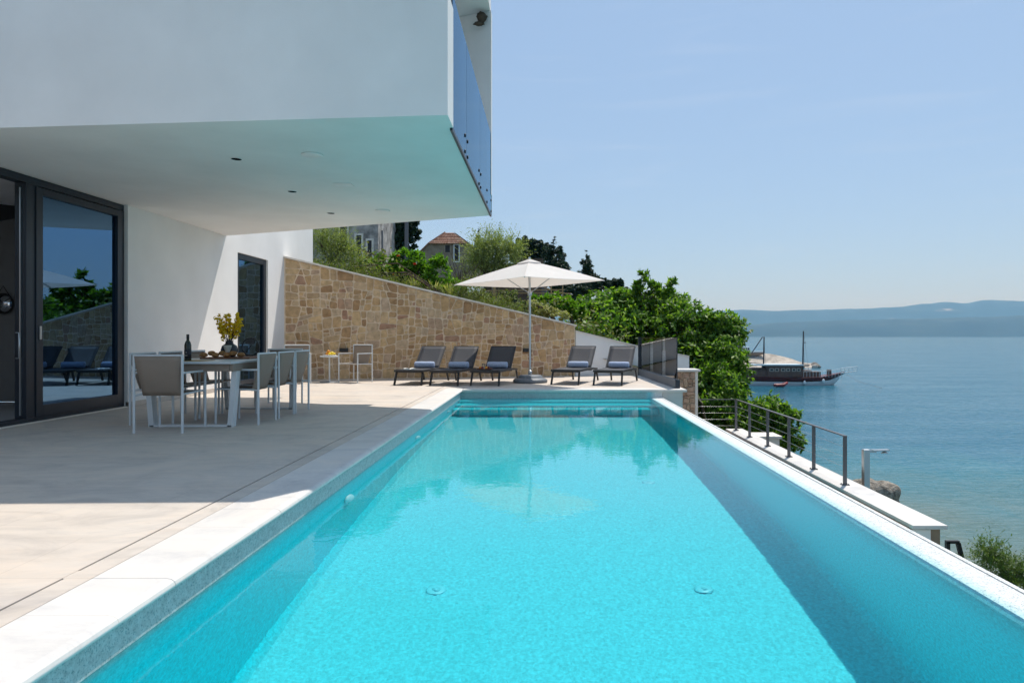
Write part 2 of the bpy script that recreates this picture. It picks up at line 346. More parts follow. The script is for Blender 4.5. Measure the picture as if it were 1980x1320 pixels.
# ------------------------------------------------------------------ foliage
def foliage(name, mat, blobs, n, size, aspect=2.2, seed=1, parent=None, sub=26, spread=.3, droop=0., fill=.25, tuft=0, sprig=0.):
    rng = np.random.default_rng(seed)
    B = np.array(blobs, float); vol = (B[:,3]*B[:,4]*B[:,5])**(2/3.); vol /= vol.sum()
    cs, rs, ws = [], [], []
    for b, w in zip(B, vol):
        k = sub
        d = rng.normal(size=(k,3)); d /= np.linalg.norm(d, axis=1)[:,None]
        rad = np.where(rng.random(k) < fill, rng.random(k)**.5*.7, .72+.34*rng.random(k))
        cs.append(b[:3]+d*rad[:,None]*b[3:6]); rs.append(np.full(k, spread)*b[3:6].mean()*rng.uniform(.6, 1.35, k)); ws.append(np.full(k, w/k)*rng.uniform(.5,1.5,k))
    cs = np.concatenate(cs); rs = np.concatenate(rs); ws = np.concatenate(ws); ws /= ws.sum()
    if tuft:
        T = n//tuft; n = T*tuft
        idx = rng.choice(len(cs), T, p=ws)
        d = rng.normal(size=(T,3)); d /= np.linalg.norm(d, axis=1)[:,None]
        p = cs[idx]+d*(rs[idx]*rng.random(T)**.45)[:,None]*np.array([1,1,.8])
        own = np.repeat(np.arange(len(B)), sub)[idx]
        o = (p-B[own,:3])/B[own,3:6]; o /= np.linalg.norm(o, axis=1)[:,None]+1e-9
        o = o*.6+rng.normal(size=(T,3))*.45+np.array([0,0,.45]); o /= np.linalg.norm(o, axis=1)[:,None]
        P0 = np.repeat(p, tuft, 0); O = np.repeat(o, tuft, 0); f = np.tile(np.linspace(0, 1, tuft), T)[:,None]
        ln = np.repeat(sprig*rng.uniform(.5, 1.4, T), tuft)[:,None]
        P0 = P0+O*ln*f+rng.normal(size=(n,3))*.02*ln
        t = O*(.9 if sprig else .45)+rng.normal(size=(n,3))*.6; t[:,2] -= droop; t /= np.linalg.norm(t, axis=1)[:,None]
        b2 = np.cross(t, np.array([0,0,1.])+rng.normal(size=(n,3))*.5); b2 /= np.linalg.norm(b2, axis=1)[:,None]+1e-9
        s = size*rng.uniform(.6, 1.3, n)[:,None]
        V = np.stack([P0, P0+t*s*.45+b2*s/aspect*.5, P0+t*s, P0+t*s*.45-b2*s/aspect*.5], 1).reshape(-1,3)
        return leafmesh(name, mat, V, n, parent)
    idx = rng.choice(len(cs), n, p=ws)
    d = rng.normal(size=(n,3)); d /= np.linalg.norm(d, axis=1)[:,None]
    p = cs[idx]+d*(rs[idx]*rng.random(n)**.45)[:,None]*np.array([1,1,.8])
    nm = d*.7+rng.normal(size=(n,3))*.5+np.array([0,0,.55]); nm /= np.linalg.norm(nm, axis=1)[:,None]
    t = np.cross(nm, rng.normal(size=(n,3))); t[:,2] -= droop; t /= np.linalg.norm(t, axis=1)[:,None]
    b2 = np.cross(nm, t); b2 /= np.linalg.norm(b2, axis=1)[:,None]+1e-9
    s = size*rng.uniform(.55, 1.35, n)[:,None]
    V = np.stack([p-t*s*.5, p+b2*s/aspect*.5, p+t*s*.5, p-b2*s/aspect*.5], 1).reshape(-1,3)
    return leafmesh(name, mat, V, n, parent)
def leafmesh(name, mat, V, n, parent):
    if parent is not None: V = V-np.array(ORG.get(parent.name, Vector((0,0,0))))
    me = bpy.data.meshes.new(name)
    me.vertices.add(4*n); me.vertices.foreach_set('co', V.astype(np.float32).ravel())
    me.loops.add(4*n); me.loops.foreach_set('vertex_index', np.arange(4*n, dtype=np.int32))
    me.polygons.add(n); me.polygons.foreach_set('loop_start', np.arange(0, 4*n, 4, dtype=np.int32))
    try: me.polygons.foreach_set('loop_total', np.full(n, 4, dtype=np.int32))
    except Exception: pass
    me.update(calc_edges=True); me.materials.append(mat)
    ob = bpy.data.objects.new(name, me); COL.objects.link(ob)
    if parent is not None: ob.parent = parent; ORG[ob.name] = ORG.get(parent.name, Vector((0,0,0)))
    return ob
def limbs(base, blobs, r0, seed=0, k=12, top=None):
    rnd = random.Random(seed); mb = MB(); base = Vector(base)
    c = Vector((0,0,0))
    for b in blobs: c += Vector(b[:3])/len(blobs)
    fork = base.lerp(c, .45) if top is None else Vector(top)
    mb.tube([base-Vector((0,0,.3)), base.lerp(fork, .5)+Vector((rnd.uniform(-.1,.1)*3*r0, 0, 0)), fork], [r0*1.25, r0, r0*.75], 9)
    for i in range(k):
        b = blobs[i % len(blobs)]
        e = Vector(b[:3])+Vector((rnd.uniform(-.6,.6)*b[3], rnd.uniform(-.6,.6)*b[4], rnd.uniform(-.1,.75)*b[5]))
        m = fork.lerp(e, .5)+Vector((rnd.uniform(-.12,.12), rnd.uniform(-.12,.12), rnd.uniform(0,.2)))*(e-fork).length
        mb.tube([fork, m, e], [r0*.5, r0*.28, r0*.07], 6)
    return mb
def pxblobs(L_, Y):
    """blobs given as (px, py, r_px_x, r_px_y[, dY, ry])"""
    out = []
    for q in L_:
        yy = Y+(q[4] if len(q) > 4 else 0)
        c = P(q[0], q[1], yy); k = yy/F0
        out.append((c.x, c.y, c.z, q[2]*k, (q[5] if len(q) > 5 else q[2]*k*.9), q[3]*k))
    return out
def plant(name, label, cat, mat, blobs, n, size, base=None, r0=.06, seed=1, part=('crown', 'trunk'), group=None, k=12, **kw):
    if base is None:
        b = min(blobs, key=lambda q: q[2]-q[5]); base = (b[0], b[1], b[2]-b[5]*1.1)
    t = thing(name, label, cat, base, 0, group)
    foliage(part[0], mat, blobs, n, size, seed=seed, parent=t, **kw)
    limbs(base, blobs, r0, seed, k).build(part[1], M['bark'], t)
    return t
def conifer(name, label, base, h, w, n, seed, size=.5, group=None, layers=9, mat='pineleaf', cat='conifer tree'):
    base = Vector(base); rnd = random.Random(seed); bl = []
    for i in range(layers):
        f = i/(layers-1); rr = w*(1-f)**.8*.5+.06*w
        for k in range(4 if f < .8 else 1):
            a = rnd.uniform(0, 6.28); q = rr*.55*(f < .8)
            bl.append((base.x+math.cos(a)*q+rnd.uniform(-.1,.1)*w*.3, base.y+math.sin(a)*q, base.z+h*(.14+.86*f), rr*.62, rr*.62, h/layers*.75))
    t = thing(name, label, cat, base, 0, group)
    foliage('crown', M[mat], bl, n, size, 3.0, seed, t, sub=9, spread=.42, fill=.3)
    mb = MB(); mb.tube([base-Vector((0,0,.5)), base+Vector((0,0,h*.5)), base+Vector((0,0,h*.97))], [w*.05, w*.03, w*.006], 8)
    mb.build('trunk', M['bark'], t); return t

# ------------------------------------------------------------------ SETTING
XW = -6.1            # house wall plane
WZ = -.165           # pool water level
PL, PR, PF, PN, PD = -1.63, 2.0, 13.4, -3.0, -1.66
SW0, SW1 = Vector((XW, 16.2)), Vector((.77, 17.8))
def ywall(x): return SW0.y+(SW1.y-SW0.y)*(x-SW0.x)/(SW1.x-SW0.x)
# terrace
t = MB()
t.box(-6.32, -2.09, PN, 13.4, -.30, 0)
t.prism([(-6.32,13.4),(-2.09,13.4),(-2.09,ywall(-2.09)),(-6.32,ywall(-6.32))], -.30, 0)
tr = t.build('terrace', M['terrace']); tag(tr, kind='structure')
t = MB(); t.box(-2.076, -1.962, PN, PF+.42, -.30, .0)
t.prism([(-2.076,PF+.42),(2.30,PF+.42),(2.30,18.2),(.77,17.85),(-2.076,ywall(-2.076))], -.30, 0)
t.box(-2.09, -2.076, 3.0, 3.1, -.3, -.002); t.box(-2.09, -2.076, 12.1, 12.2, -.3, -.002)
t.build('terrace_border', M['terrace'])['kind'] = 'structure'
t = MB(); t.box(-2.0895, -2.0765, PN, PF+2, -.45, -.11); t.build('drain_channel_floor', M['void'])['kind'] = 'structure'
# pool
pool = thing('swimming_pool', 'long turquoise infinity pool with pale stone coping beside the terrace', 'swimming pool', (0,5,0))
b = MB()
def strip(mb, prof, y0, y1, ny=1):   # prof list of (x,z)
    for (xa, za), (xb, zb) in zip(prof, prof[1:]):
        mb.add([(xa,y0,za),(xb,y0,zb),(xb,y1,zb),(xa,y1,za)], [(3,2,1,0)])
prof = [(PL-.03,-.045),(PL,-.05),(PL,PD+.12),(PL+.05,PD+.04),(PL+.13,PD),(PR-.13,PD),(PR-.05,PD+.04),(PR,PD+.12),(PR,-.36),(PR+.005,-.26),(PR+.015,-.20),(PR+.03,-.172),(PR+.06,-.1635),(PR+.12,-.1605),(PR+.232,-.158),(PR+.234,-.168),(PR+.240,-.168),(PR+.242,-.156),(PR+.27,-.156),(PR+.27,-3.5)]
strip(b, [(x,z) for x,z in prof], PN, PF)
b.add([(PL,PF,PD),(PR+.27,PF,PD),(PR+.27,PF,-.04),(PL,PF,-.04)], [(3,2,1,0)])
b.add([(PL,PN,PD),(PR+.27,PN,PD),(PR+.27,PN,-.04),(PL,PN,-.04)], [(0,1,2,3)])
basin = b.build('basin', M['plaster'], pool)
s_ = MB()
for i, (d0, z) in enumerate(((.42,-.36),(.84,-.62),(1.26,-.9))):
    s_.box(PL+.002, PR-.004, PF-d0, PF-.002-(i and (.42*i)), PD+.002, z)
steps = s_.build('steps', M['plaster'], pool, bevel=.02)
c_ = MB()
def nose(y0, y1):
    pr = [(-1.9612,0),(-1.64,0),(-1.618,-.004),(-1.604,-.014),(-1.598,-.028),(-1.602,-.04),(-1.62,-.046),(-1.66,-.046),(-1.66,-.2),(-1.9612,-.2)]
    n = len(pr); c_.add([(x,y0,z) for x,z in pr]+[(x,y1,z) for x,z in pr], [tuple(range(n)), tuple(range(2*n-1,n-1,-1))]+[((i+1)%n,i,i+n,(i+1)%n+n) for i in range(n)])
y = PN
while y < PF: nose(y+.0007, min(y+1.2, PF+.42)-.0007); y += 1.2
c_.box(-1.60, 2.30, PF-.03, PF+.417, -.045, .0); c_.box(2.303, 2.74, PF-.03, 18.3, -.045, 0)
c_.build('coping', M['coping'], pool, bevel=.004)
w = MB(); w.box(PR+.275, 2.66, PF+.001, 18.3, -3.6, -.047); w.box(PL-.3, PR+.27, PF+.003, PF+.3, -1.9, -.047)
w.build('end_wall', M['stucco2'], pool)
for (yy, zz) in ((5.72,-.70),(8.8,-.66),(11.6,-.62)):
    m_ = MB(); m_.lathe([(.10,0),(.097,.015),(.085,.025),(.05,.04),(.02,.045)], (PL+.003,yy,zz), 24, 'x'); m_.build('pool_light', M['plastic'], pool)
for (xx, yy) in ((-.75,4.78),(1.1,4.78),(1.09,7.35)):
    m_ = MB(); m_.lathe([(.068,0),(.068,.008),(.055,.012),(.03,.014)], (xx,yy,PD+.002), 22); m_.lathe([(.026,0),(.026,.005)], (xx,yy,PD+.014), 12); m_.build('drain', M['drainp'], pool)
for xx in (-1.25, .05, 1.3):
    m_ = MB(); m_.lathe([(.05,0),(.05,-.02),(.03,-.03)], (xx,PF-1.26,-1.2), 16, 'y'); m_.build('jet', M['plastic'], pool)
# water
w = MB(); nx, ny = 6, 24
vs = [(PL+.0005+(PR+.052-PL)*i/nx, PN+.001+(PF-PN-.002)*j/ny, WZ) for j in range(ny+1) for i in range(nx+1)]
w.add(vs, [(j*(nx+1)+i, j*(nx+1)+i+1, (j+1)*(nx+1)+i+1, (j+1)*(nx+1)+i) for j in range(ny) for i in range(nx)], True)
water = w.build('pool_water', M['poolwater']); water['kind'] = 'structure'
water.cycles.is_caustics_caster = True
for o in [basin, steps]+[q for q in pool.children if q.name.split('.')[0] in ('pool_light','drain','jet')]: o.cycles.is_caustics_receiver = True
# lower wall, parapet
w = MB(); w.box(2.28, 4.80, 2, 18.6, -4.2, -2.45); w.build('lower_walkway', M['terrace'])['kind'] = 'structure'
par = thing('parapet_wall', 'low rendered parapet with pale stone cap below the pool edge facing the sea', 'wall', (5,13,-3))
m_ = MB(); m_.box(4.80, 5.13, 9.0, 18.1, -4.4, -1.452); m_.build('wall_body', M['brownwall'], par)
m_ = MB(); m_.box(4.48, 4.799, 9.0, 18.1, -4.38, -1.456); m_.build('gutter_cover', M['brownwall'], par)
m_ = MB(); m_.box(4.50, 5.0, 8.985, 8.999, -4.4, -1.47); m_.build('end_panel', M['stucco'], par)
m_ = MB(); m_.box(4.74, 5.19, 8.93, 18.2, -1.45, -1.40); m_.build('cap', M['coping'], par, bevel=.004)
m_ = MB(); m_.box(5.19, 5.75, 17.0, 17.6, -4.4, -1.47); m_.box(5.15,5.8,16.95,17.65,-1.468,-1.42); m_.build('buttress', M['cornice'], par)
# railing
rl = thing('cable_railing', 'grey metal cable railing standing on the parapet above the sea', 'railing', (4.92,14,-1.4))
PY = [17.84,16.66,15.3,13.97,12.68,11.36]; ZR = -.60
for yy in PY:
    m_ = MB(); m_.box(4.885, 4.945, yy-.012, yy+.012, -1.39, ZR-.012); pp = m_.build('post', M['graymetal'], rl)
    m_ = MB(); m_.box(4.855, 4.975, yy-.05, yy+.05, -1.398, -1.388)
    for dx in (-.045,.045):
        for dy in (-.035,.035): m_.lathe([(.009,0),(.009,.014)], (4.915+dx,yy+dy,-1.388), 6)
    m_.build('foot_plate', M['graymetal'], pp)
m_ = MB(); m_.bar((4.915,PY[-1]-.03,ZR), (4.915,PY[0]+.03,ZR), .05, .018); m_.bar((4.94,PY[0],ZR),(3.9,PY[0],ZR),.04,.018); m_.build('handrail', M['graymetal'], rl)
for i in range(4):
    z = -1.4+(i+.75)*.165
    m_ = MB(); m_.tube([(4.915,PY[-1],z),(4.915,PY[0],z),(3.9,PY[0],z)], .0028, 6); m_.build('cable', M['steel'], rl)
# shower, stair rail, boulder
sh = thing('beach_shower', 'slim grey metal shower post with a flat arm beyond the parapet', 'shower', (5.6,12.2,-4.3))
m_ = MB(); q = P(1674,868,12.2); m_.box(q.x-.055,q.x+.055,12.15,12.25,-4.3,q.z); m_.build('post', M['steel'], sh, bevel=.01)
m_ = MB(); m_.bar((q.x-.05,12.2,q.z-.03),(q.x+.18,12.2,q.z-.035),.05,.05); m_.bar((q.x+.12,12.2,q.z-.02),(q.x+.40,12.2,q.z-.015),.10,.022); m_.lathe([(.02,0),(.04,-.02),(.06,-.04)],(q.x+.33,12.2,q.z-.03),14); m_.build('arm', M['steel'], sh)
hr = thing('stair_handrail', 'short black handrail of a stair going down past the parapet end', 'handrail', (5.2,9,-4))
a = P(1832,1047,8.6); m_ = MB()
m_.bar((a.x,8.6,-4.2),(a.x,8.6,a.z),.045,.045); m_.bar((a.x-.022,8.6,a.z),(a.x+.14,8.6,a.z),.045,.035); m_.bar((a.x+.13,8.6,a.z-.01),(a.x+.55,8.6,-3.2),.045,.045)
m_.build('rail', M['black'], hr)
bo = MB(); c = P(1692,944,37.6); bo.blob((c.x,37.6,SEA+.25), (1.28,1.0,1.05), 5, .2, 40, 28)
tag(bo.build('boulder', M['rock']), 'rounded weathered boulder standing in the shallow sea behind the shower', 'boulder')
# ground & sea
g = MB(); g.add([(x, y, SEA) for x, y in ((-15000,-15000),(15000,-15000),(15000,16000),(-15000,16000))], [(0,1,2,3)])
g.build('sea', M['sea'])['kind'] = 'structure'
def hz(x, y):
    t_ = x/y
    s_ = float(np.interp(t_, [-.45,-.372,.043,.125,.208,.235,.262,.285], [.114,.111,.015,-.015,-.031,-.075,-.16,-.5]))
    z = CH+s_*y-.45-.02*max(0, y-20)
    if y > 45: z -= (y-45)*s_*.35
    z += .15*math.sin(x*.9+y*.3)+.1*math.sin(y*.7)
    return max(z, SEA-1.5)
g = MB(); nxx, nyy = 120, 60; vs = []
for j in range(nyy+1):
    f = j/nyy
    for i in range(nxx+1):
        x = -70+110*i/nxx; y0 = ywall(min(max(x,-8),.77))+.35 if x < 2.9 else 18.6
        y = y0+(f**1.6)*150; z = hz(x, y)
        lim = 2.55+(x-XW)*(-1.5/6.9) if x > XW else 2.55
        if j < 4: z -= .25
        vs.append((x,y,z))
g.add(vs, [(j*(nxx+1)+i, j*(nxx+1)+i+1, (j+1)*(nxx+1)+i+1, (j+1)*(nxx+1)+i) for j in range(nyy) for i in range(nxx)], True)
g.build('hillside', M['hill'])['kind'] = 'structure'
g = MB(); g.add([(-40,-30,-4.4),(7.5,-30,-4.4),(7.5,19.5,-4.4),(-40,19.5,-4.4),(11.5,-30,SEA-.8),(11.5,19.5,SEA-.8)], [(0,1,2,3),(1,4,5,2)])
g.build('shore_ground', M['hill'])['kind'] = 'structure'
# island ridges
def ridge(name, pts, D, depth, seed):
    rnd = random.Random(seed); mb = MB(); vs = []; xs = []
    for i in range(len(pts)-1):
        (x0,y0),(x1,y1) = pts[i], pts[i+1]; n = max(2, int(abs(x1-x0)/9))
        for k in range(n): f = k/n; f2 = f*f*(3-2*f); xs.append((x0+(x1-x0)*f, y0+(y1-y0)*f2+rnd.uniform(-.35,.35)))
    K = 7
    for (px, py) in xs:
        zt = CH+(VY-py)/F0*(D+depth*.6); X = (px-VX)/F0
        for k in range(K+1):
            f = k/K; yy = D+depth*f; h = math.sin(min(1, f/.6)*PI/2)**.9 if f <= .6 else 1-.5*(f-.6)/.4
            vs.append((X*yy, yy, SEA+(zt-SEA)*h*(1+(.05*math.sin(px*.11+k*1.9) if 0 < k < 4 else 0)) if k else SEA-2))
    n = len(xs); fs = [(i*(K+1)+k, (i+1)*(K+1)+k, (i+1)*(K+1)+k+1, i*(K+1)+k+1) for i in range(n-1) for k in range(K)]
    mb.add(vs, fs, True); o = mb.build(name, M['island']); o['kind'] = 'structure'
ridge('far_island', [(500,640),(800,622),(1100,612),(1372,602),(1437,598.8),(1501,601),(1560,599),(1663,597),(1728,594),(1792,587.5),(1831,583.6),(1863,586.5),(1909,580),(1980,582),(2150,575),(2500,596),(3000,630)], 8600, 1800, 1)
ridge('near_island', [(900,642),(1200,638),(1372,634),(1430,629.5),(1501,624),(1566,621),(1663,618),(1760,616.5),(1889,613),(1980,610),(2200,606),(2600,628),(2900,643)], 5600, 900, 2)

# ------------------------------------------------------------------ VILLA
SZ = 2.95
fy = lambda x: 5.98-.089*(x+.84)            # front edge line
ry = lambda x: 11.0-.43*(x+.85)             # rear edge line
va = thing('villa', 'white two storey modern villa overhanging the terrace', 'villa', (-6,10,0))
XL = -13.0
m_ = MB()
m_.prism([(-.845,fy(-.845)),(-.845,6.355),(-.873,6.355),(-.873,10.985),(-.845,10.985),(-.845,ry(-.845)),(XW,ry(XW)),(XL,ry(XW)),(XL,fy(XL))], SZ, SZ+.30)
m_.build('ceiling_slab', M['stucco'], va)
pt_ = lambda x, y: 4.03+.30*(-.84-x)  # unseen top slope, shaped only to set the parapet's shadow edge on the terrace
m_ = MB(); m_.prism([(-.84,fy(-.84)-.004),(-.84,fy(-.84)+.36),(-5.2,fy(-5.2)+.36),(-5.2,fy(-5.2)-.004)], SZ-.003, pt_)
m_.prism([(-5.2,fy(-5.2)-.004),(-5.2,fy(-5.2)+.36),(XL,fy(XL)+.36),(XL,fy(XL)-.004)], SZ-.003, pt_(-5.2, 0))
m_.build('front_parapet', M['stucco'], va)
m_ = MB(); d_ = Vector((-1,.43)).normalized(); n_ = Vector((.43,1)).normalized()*.16
m_.prism([(-.843,ry(-.843)+.004),(-.843,ry(-.843)-.17),(XL,ry(XL)-.17),(XL,ry(XL)+.004)], SZ+.302, 6.12)
m_.build('balcony_end_wall', M['stucco'], va)
m_ = MB(); m_.prism([(-.86,7.3),(-.86,11.0),(-1.08,11.02),(-1.08,13.0),(XL,13.3),(XL,7.9)], 6.125, 6.45); m_.build('roof_slab', M['stucco'], va)
m_ = MB(); m_.box(XL, -3.6, 8.0, 13.0, 3.26, 6.12); m_.build('upper_room_wall', M['stucco'], va)
# ground floor walls
m_ = MB(); m_.box(XW-.3, XW, 10.13, 13.75, 0.002, SZ-.002); m_.box(XW-.3, XW, 15.25, 18.2, 0.002, SZ-.002); m_.box(XW-.3, XW, 13.75, 15.25, 2.70, SZ-.002)
m_.box(XW-.3, XW, 13.29, 18.2, SZ-.002, 6.1); m_.build('ground_floor_wall', M['stucco'], va)
m_ = MB(); m_.box(XW-.3, XW, -4, 5.2, 0.002, 4.5); m_.build('side_wall', M['stucco'], va)
m_ = MB(); m_.box(XW-.03, XW+.012, 10.13, 13.75, .003, .075); m_.box(XW-.03, XW+.012, 15.25, 16.2, .003, .075); m_.build('skirting', M['terrace'], va)
# interior room
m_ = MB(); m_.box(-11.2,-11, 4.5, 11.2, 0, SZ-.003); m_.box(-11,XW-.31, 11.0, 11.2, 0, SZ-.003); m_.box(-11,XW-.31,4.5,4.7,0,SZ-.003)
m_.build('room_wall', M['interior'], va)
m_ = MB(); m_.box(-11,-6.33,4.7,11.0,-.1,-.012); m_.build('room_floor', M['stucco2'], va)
m_ = MB()
m_.bar((-9.9,8.2,1.9),(-7.6,10.4,3.0),.06,.25)
for i in range(14):
    f = i/13; a = Vector((-9.9,8.2,1.95)).lerp(Vector((-7.6,10.4,3.05)), f); m_.tube([a, a+Vector((.10*(-1)**i,.1,.75))], .008, 5)
m_.build('interior_stair', M['black'], va)
mi = thing('round_mirror', 'small round black framed mirror hanging on the dim room wall', 'mirror', P(7,587,10.95))
c = P(7,587,10.95); m_ = MB(); m_.lathe([(.15,-.0),(.15,-.02)], c, 28, 'y'); m_.build('mirror_glass', M['mirror'], mi)
m_ = MB(); m_.tube([c+Vector((math.cos(a)*.155,-.015,math.sin(a)*.155)) for a in [2*PI*i/28 for i in range(28)]], .012, 6, True); m_.build('frame', M['black'], mi)
m_ = MB(); m_.tube([c+Vector((-.11,-.01,.11)), c+Vector((0,-.01,.28)), c+Vector((.11,-.01,.11))], .006, 5); m_.build('strap', M['black'], mi)
ic = thing('indoor_chair', 'dark upholstered chair inside the room behind the open sliding door', 'chair', (-8.1,9.2,0)); m_ = MB()
c = Vector((-8.2,9.3,0))
for dx in (-.22,.22):
    for dy in (-.22,.22): m_ = MB(); m_.tube([c+Vector((dx*1.1,dy*1.1,0)), c+Vector((dx*.8,dy*.8,.42))], .014, 6); m_.build('leg', M['black'], ic)
m_ = MB(); m_.box(c.x-.25,c.x+.25,c.y-.25,c.y+.25,.42,.5); m_.build('seat', M['charcoal'], ic, bevel=.03)
m_ = MB(); m_.bar(c+Vector((-.22,0,.48)), c+Vector((-.30,0,.92)), .48, .06, (1,0,0)); m_.build('backrest', M['charcoal'], ic, bevel=.02)
# sliding door
sd = MB(); xd = -6.22
sd.box(xd-.07, xd+.07, 5.2, 10.12, .0, .06); sd.box(xd-.07, xd+.07, 5.2, 10.12, 2.86, SZ-.004)
sd.box(xd-.07, xd+.07, 10.03, 10.125, .06, 2.86)
sd.box(xd-.07, xd+.07, 8.215, 8.40, .06, 2.86)
fr = sd.build('sliding_door', M['darkmetal'], va, bevel=.004)
s2 = MB(); X0, X1 = xd+.012, xd+.085
s2.box(X0,X1,8.36,8.47,.062,2.845); s2.box(X0,X1,9.95,10.06,.062,2.845); s2.box(X0,X1,8.47,9.95,.062,.20); s2.box(X0,X1,8.47,9.95,2.76,2.845)
sa = s2.build('sash', M['darkmetal'], fr, bevel=.003)
m_ = MB(); m_.box(xd+.035, xd+.043, 8.47, 9.95, .20, 2.76); m_.build('pane', M['doorglass'], fr)
m_ = MB(); m_.box(xd+.0, xd+.014, 8.196, 8.213, .1, 2.8); m_.build('lock_strip', M['steel'], fr)
m_ = MB(); m_.box(xd+.088, xd+.10, 8.395, 8.43, 1.0, 1.16); m_.build('lock_plate', M['steel'], fr)
m_ = MB(); m_.tube([(xd+.0,8.15,.78),(xd+.05,8.13,.78),(xd+.05,8.13,1.08),(xd,8.15,1.08)], .011, 8); m_.build('handle', M['steel'], fr)
m_ = MB(); m_.box(xd+.07, XW+.002, 5.2, 10.13, .001, .012); m_.build('threshold', M['cornice'], va)
# rear door (narrow window door)
rd = MB(); x0 = XW-.12
rd.box(x0,x0+.08,13.75,13.90,.01,2.70); rd.box(x0,x0+.08,15.12,15.25,.01,2.70); rd.box(x0,x0+.08,13.90,15.12,2.58,2.70); rd.box(x0,x0+.08,13.90,15.12,.01,.14)
rf = rd.build('terrace_door', M['darkmetal'], va, bevel=.004)
m_ = MB(); m_.box(x0+.03,x0+.04,13.90,15.12,.14,2.58); m_.build('pane', M['doorglass'], rf)
m_ = MB(); m_.box(x0-.25,x0-.2,13.8,15.2,.0,2.7); m_.build('dark_curtain', M['charcoal'], va)
# soffit fittings
for (px,py) in ((457,307),(565,370),(640,412)):
    Y = (SZ-CH)*F0/(VY-py); X = (px-VX)/F0*Y
    m_ = MB(); m_.lathe([(.055,0),(.055,-.004)], (X,Y,SZ-.002), 24); dl = m_.build('downlight', M['void'], va)  # flat disc without a hole; the recess shade is its black colour
    m_ = MB(); m_.tube([(X+math.cos(a)*.057,Y+math.sin(a)*.057,SZ-.004) for a in [2*PI*i/24 for i in range(24)]], .004, 5, True); m_.build('rim', M['white'], dl)
for (px,py) in ((604,299),(740,407)):
    Y = (SZ-CH)*F0/(VY-py); X = (px-VX)/F0*Y
    m_ = MB(); m_.lathe([(.112,0),(.112,-.006),(.105,-.010)], (X,Y,SZ-.001), 36); m_.build('ceiling_speaker', M['white'], va)
Y = (SZ-CH)*F0/(VY-357); X = (665-VX)/F0*Y
m_ = MB(); m_.box(X-.11,X+.11,Y-.09,Y+.09,SZ-.008,SZ+.002); m_.build('ceiling_hatch', M['white'], va)
# balcony balustrade
seams = [6.36, 7.48, 9.04, 10.98]
for i in range(3):
    m_ = MB(); m_.box(-.862, -.85, seams[i]+.006, seams[i+1]-.006, 2.935, 4.2); gp = m_.build('balustrade_glass', M['balglass'], va)
    for yy in ([seams[i]+.12, seams[i+1]-.12] if i < 2 else [seams[i]+.11, 10.14, 10.9]):
        if yy < 6.6: continue
        for zz in (3.0, 3.17):
            m2 = MB(); m2.lathe([(.02,0),(.02,.008)], (-.849,yy,zz), 12, 'x'); m2.build('pin', M['darkmetal'], gp)
m_ = MB(); m_.box(-.872, -.848, 6.35, 10.98, 2.925, 2.962); m_.build('balustrade_channel', M['darkmetal'], va)
ne = MB(); c = P(932,32,10.8); ne.blob((c.x,10.80,c.z-.02), (.075,.07,.085), 9, .2); ne.blob((c.x-.05,10.79,c.z-.12), (.09,.04,.03), 4, .25)
tag(ne.build('swallow_nest', M['bark']), 'brown mud swallow nest stuck high on the balcony end wall', 'bird nest')

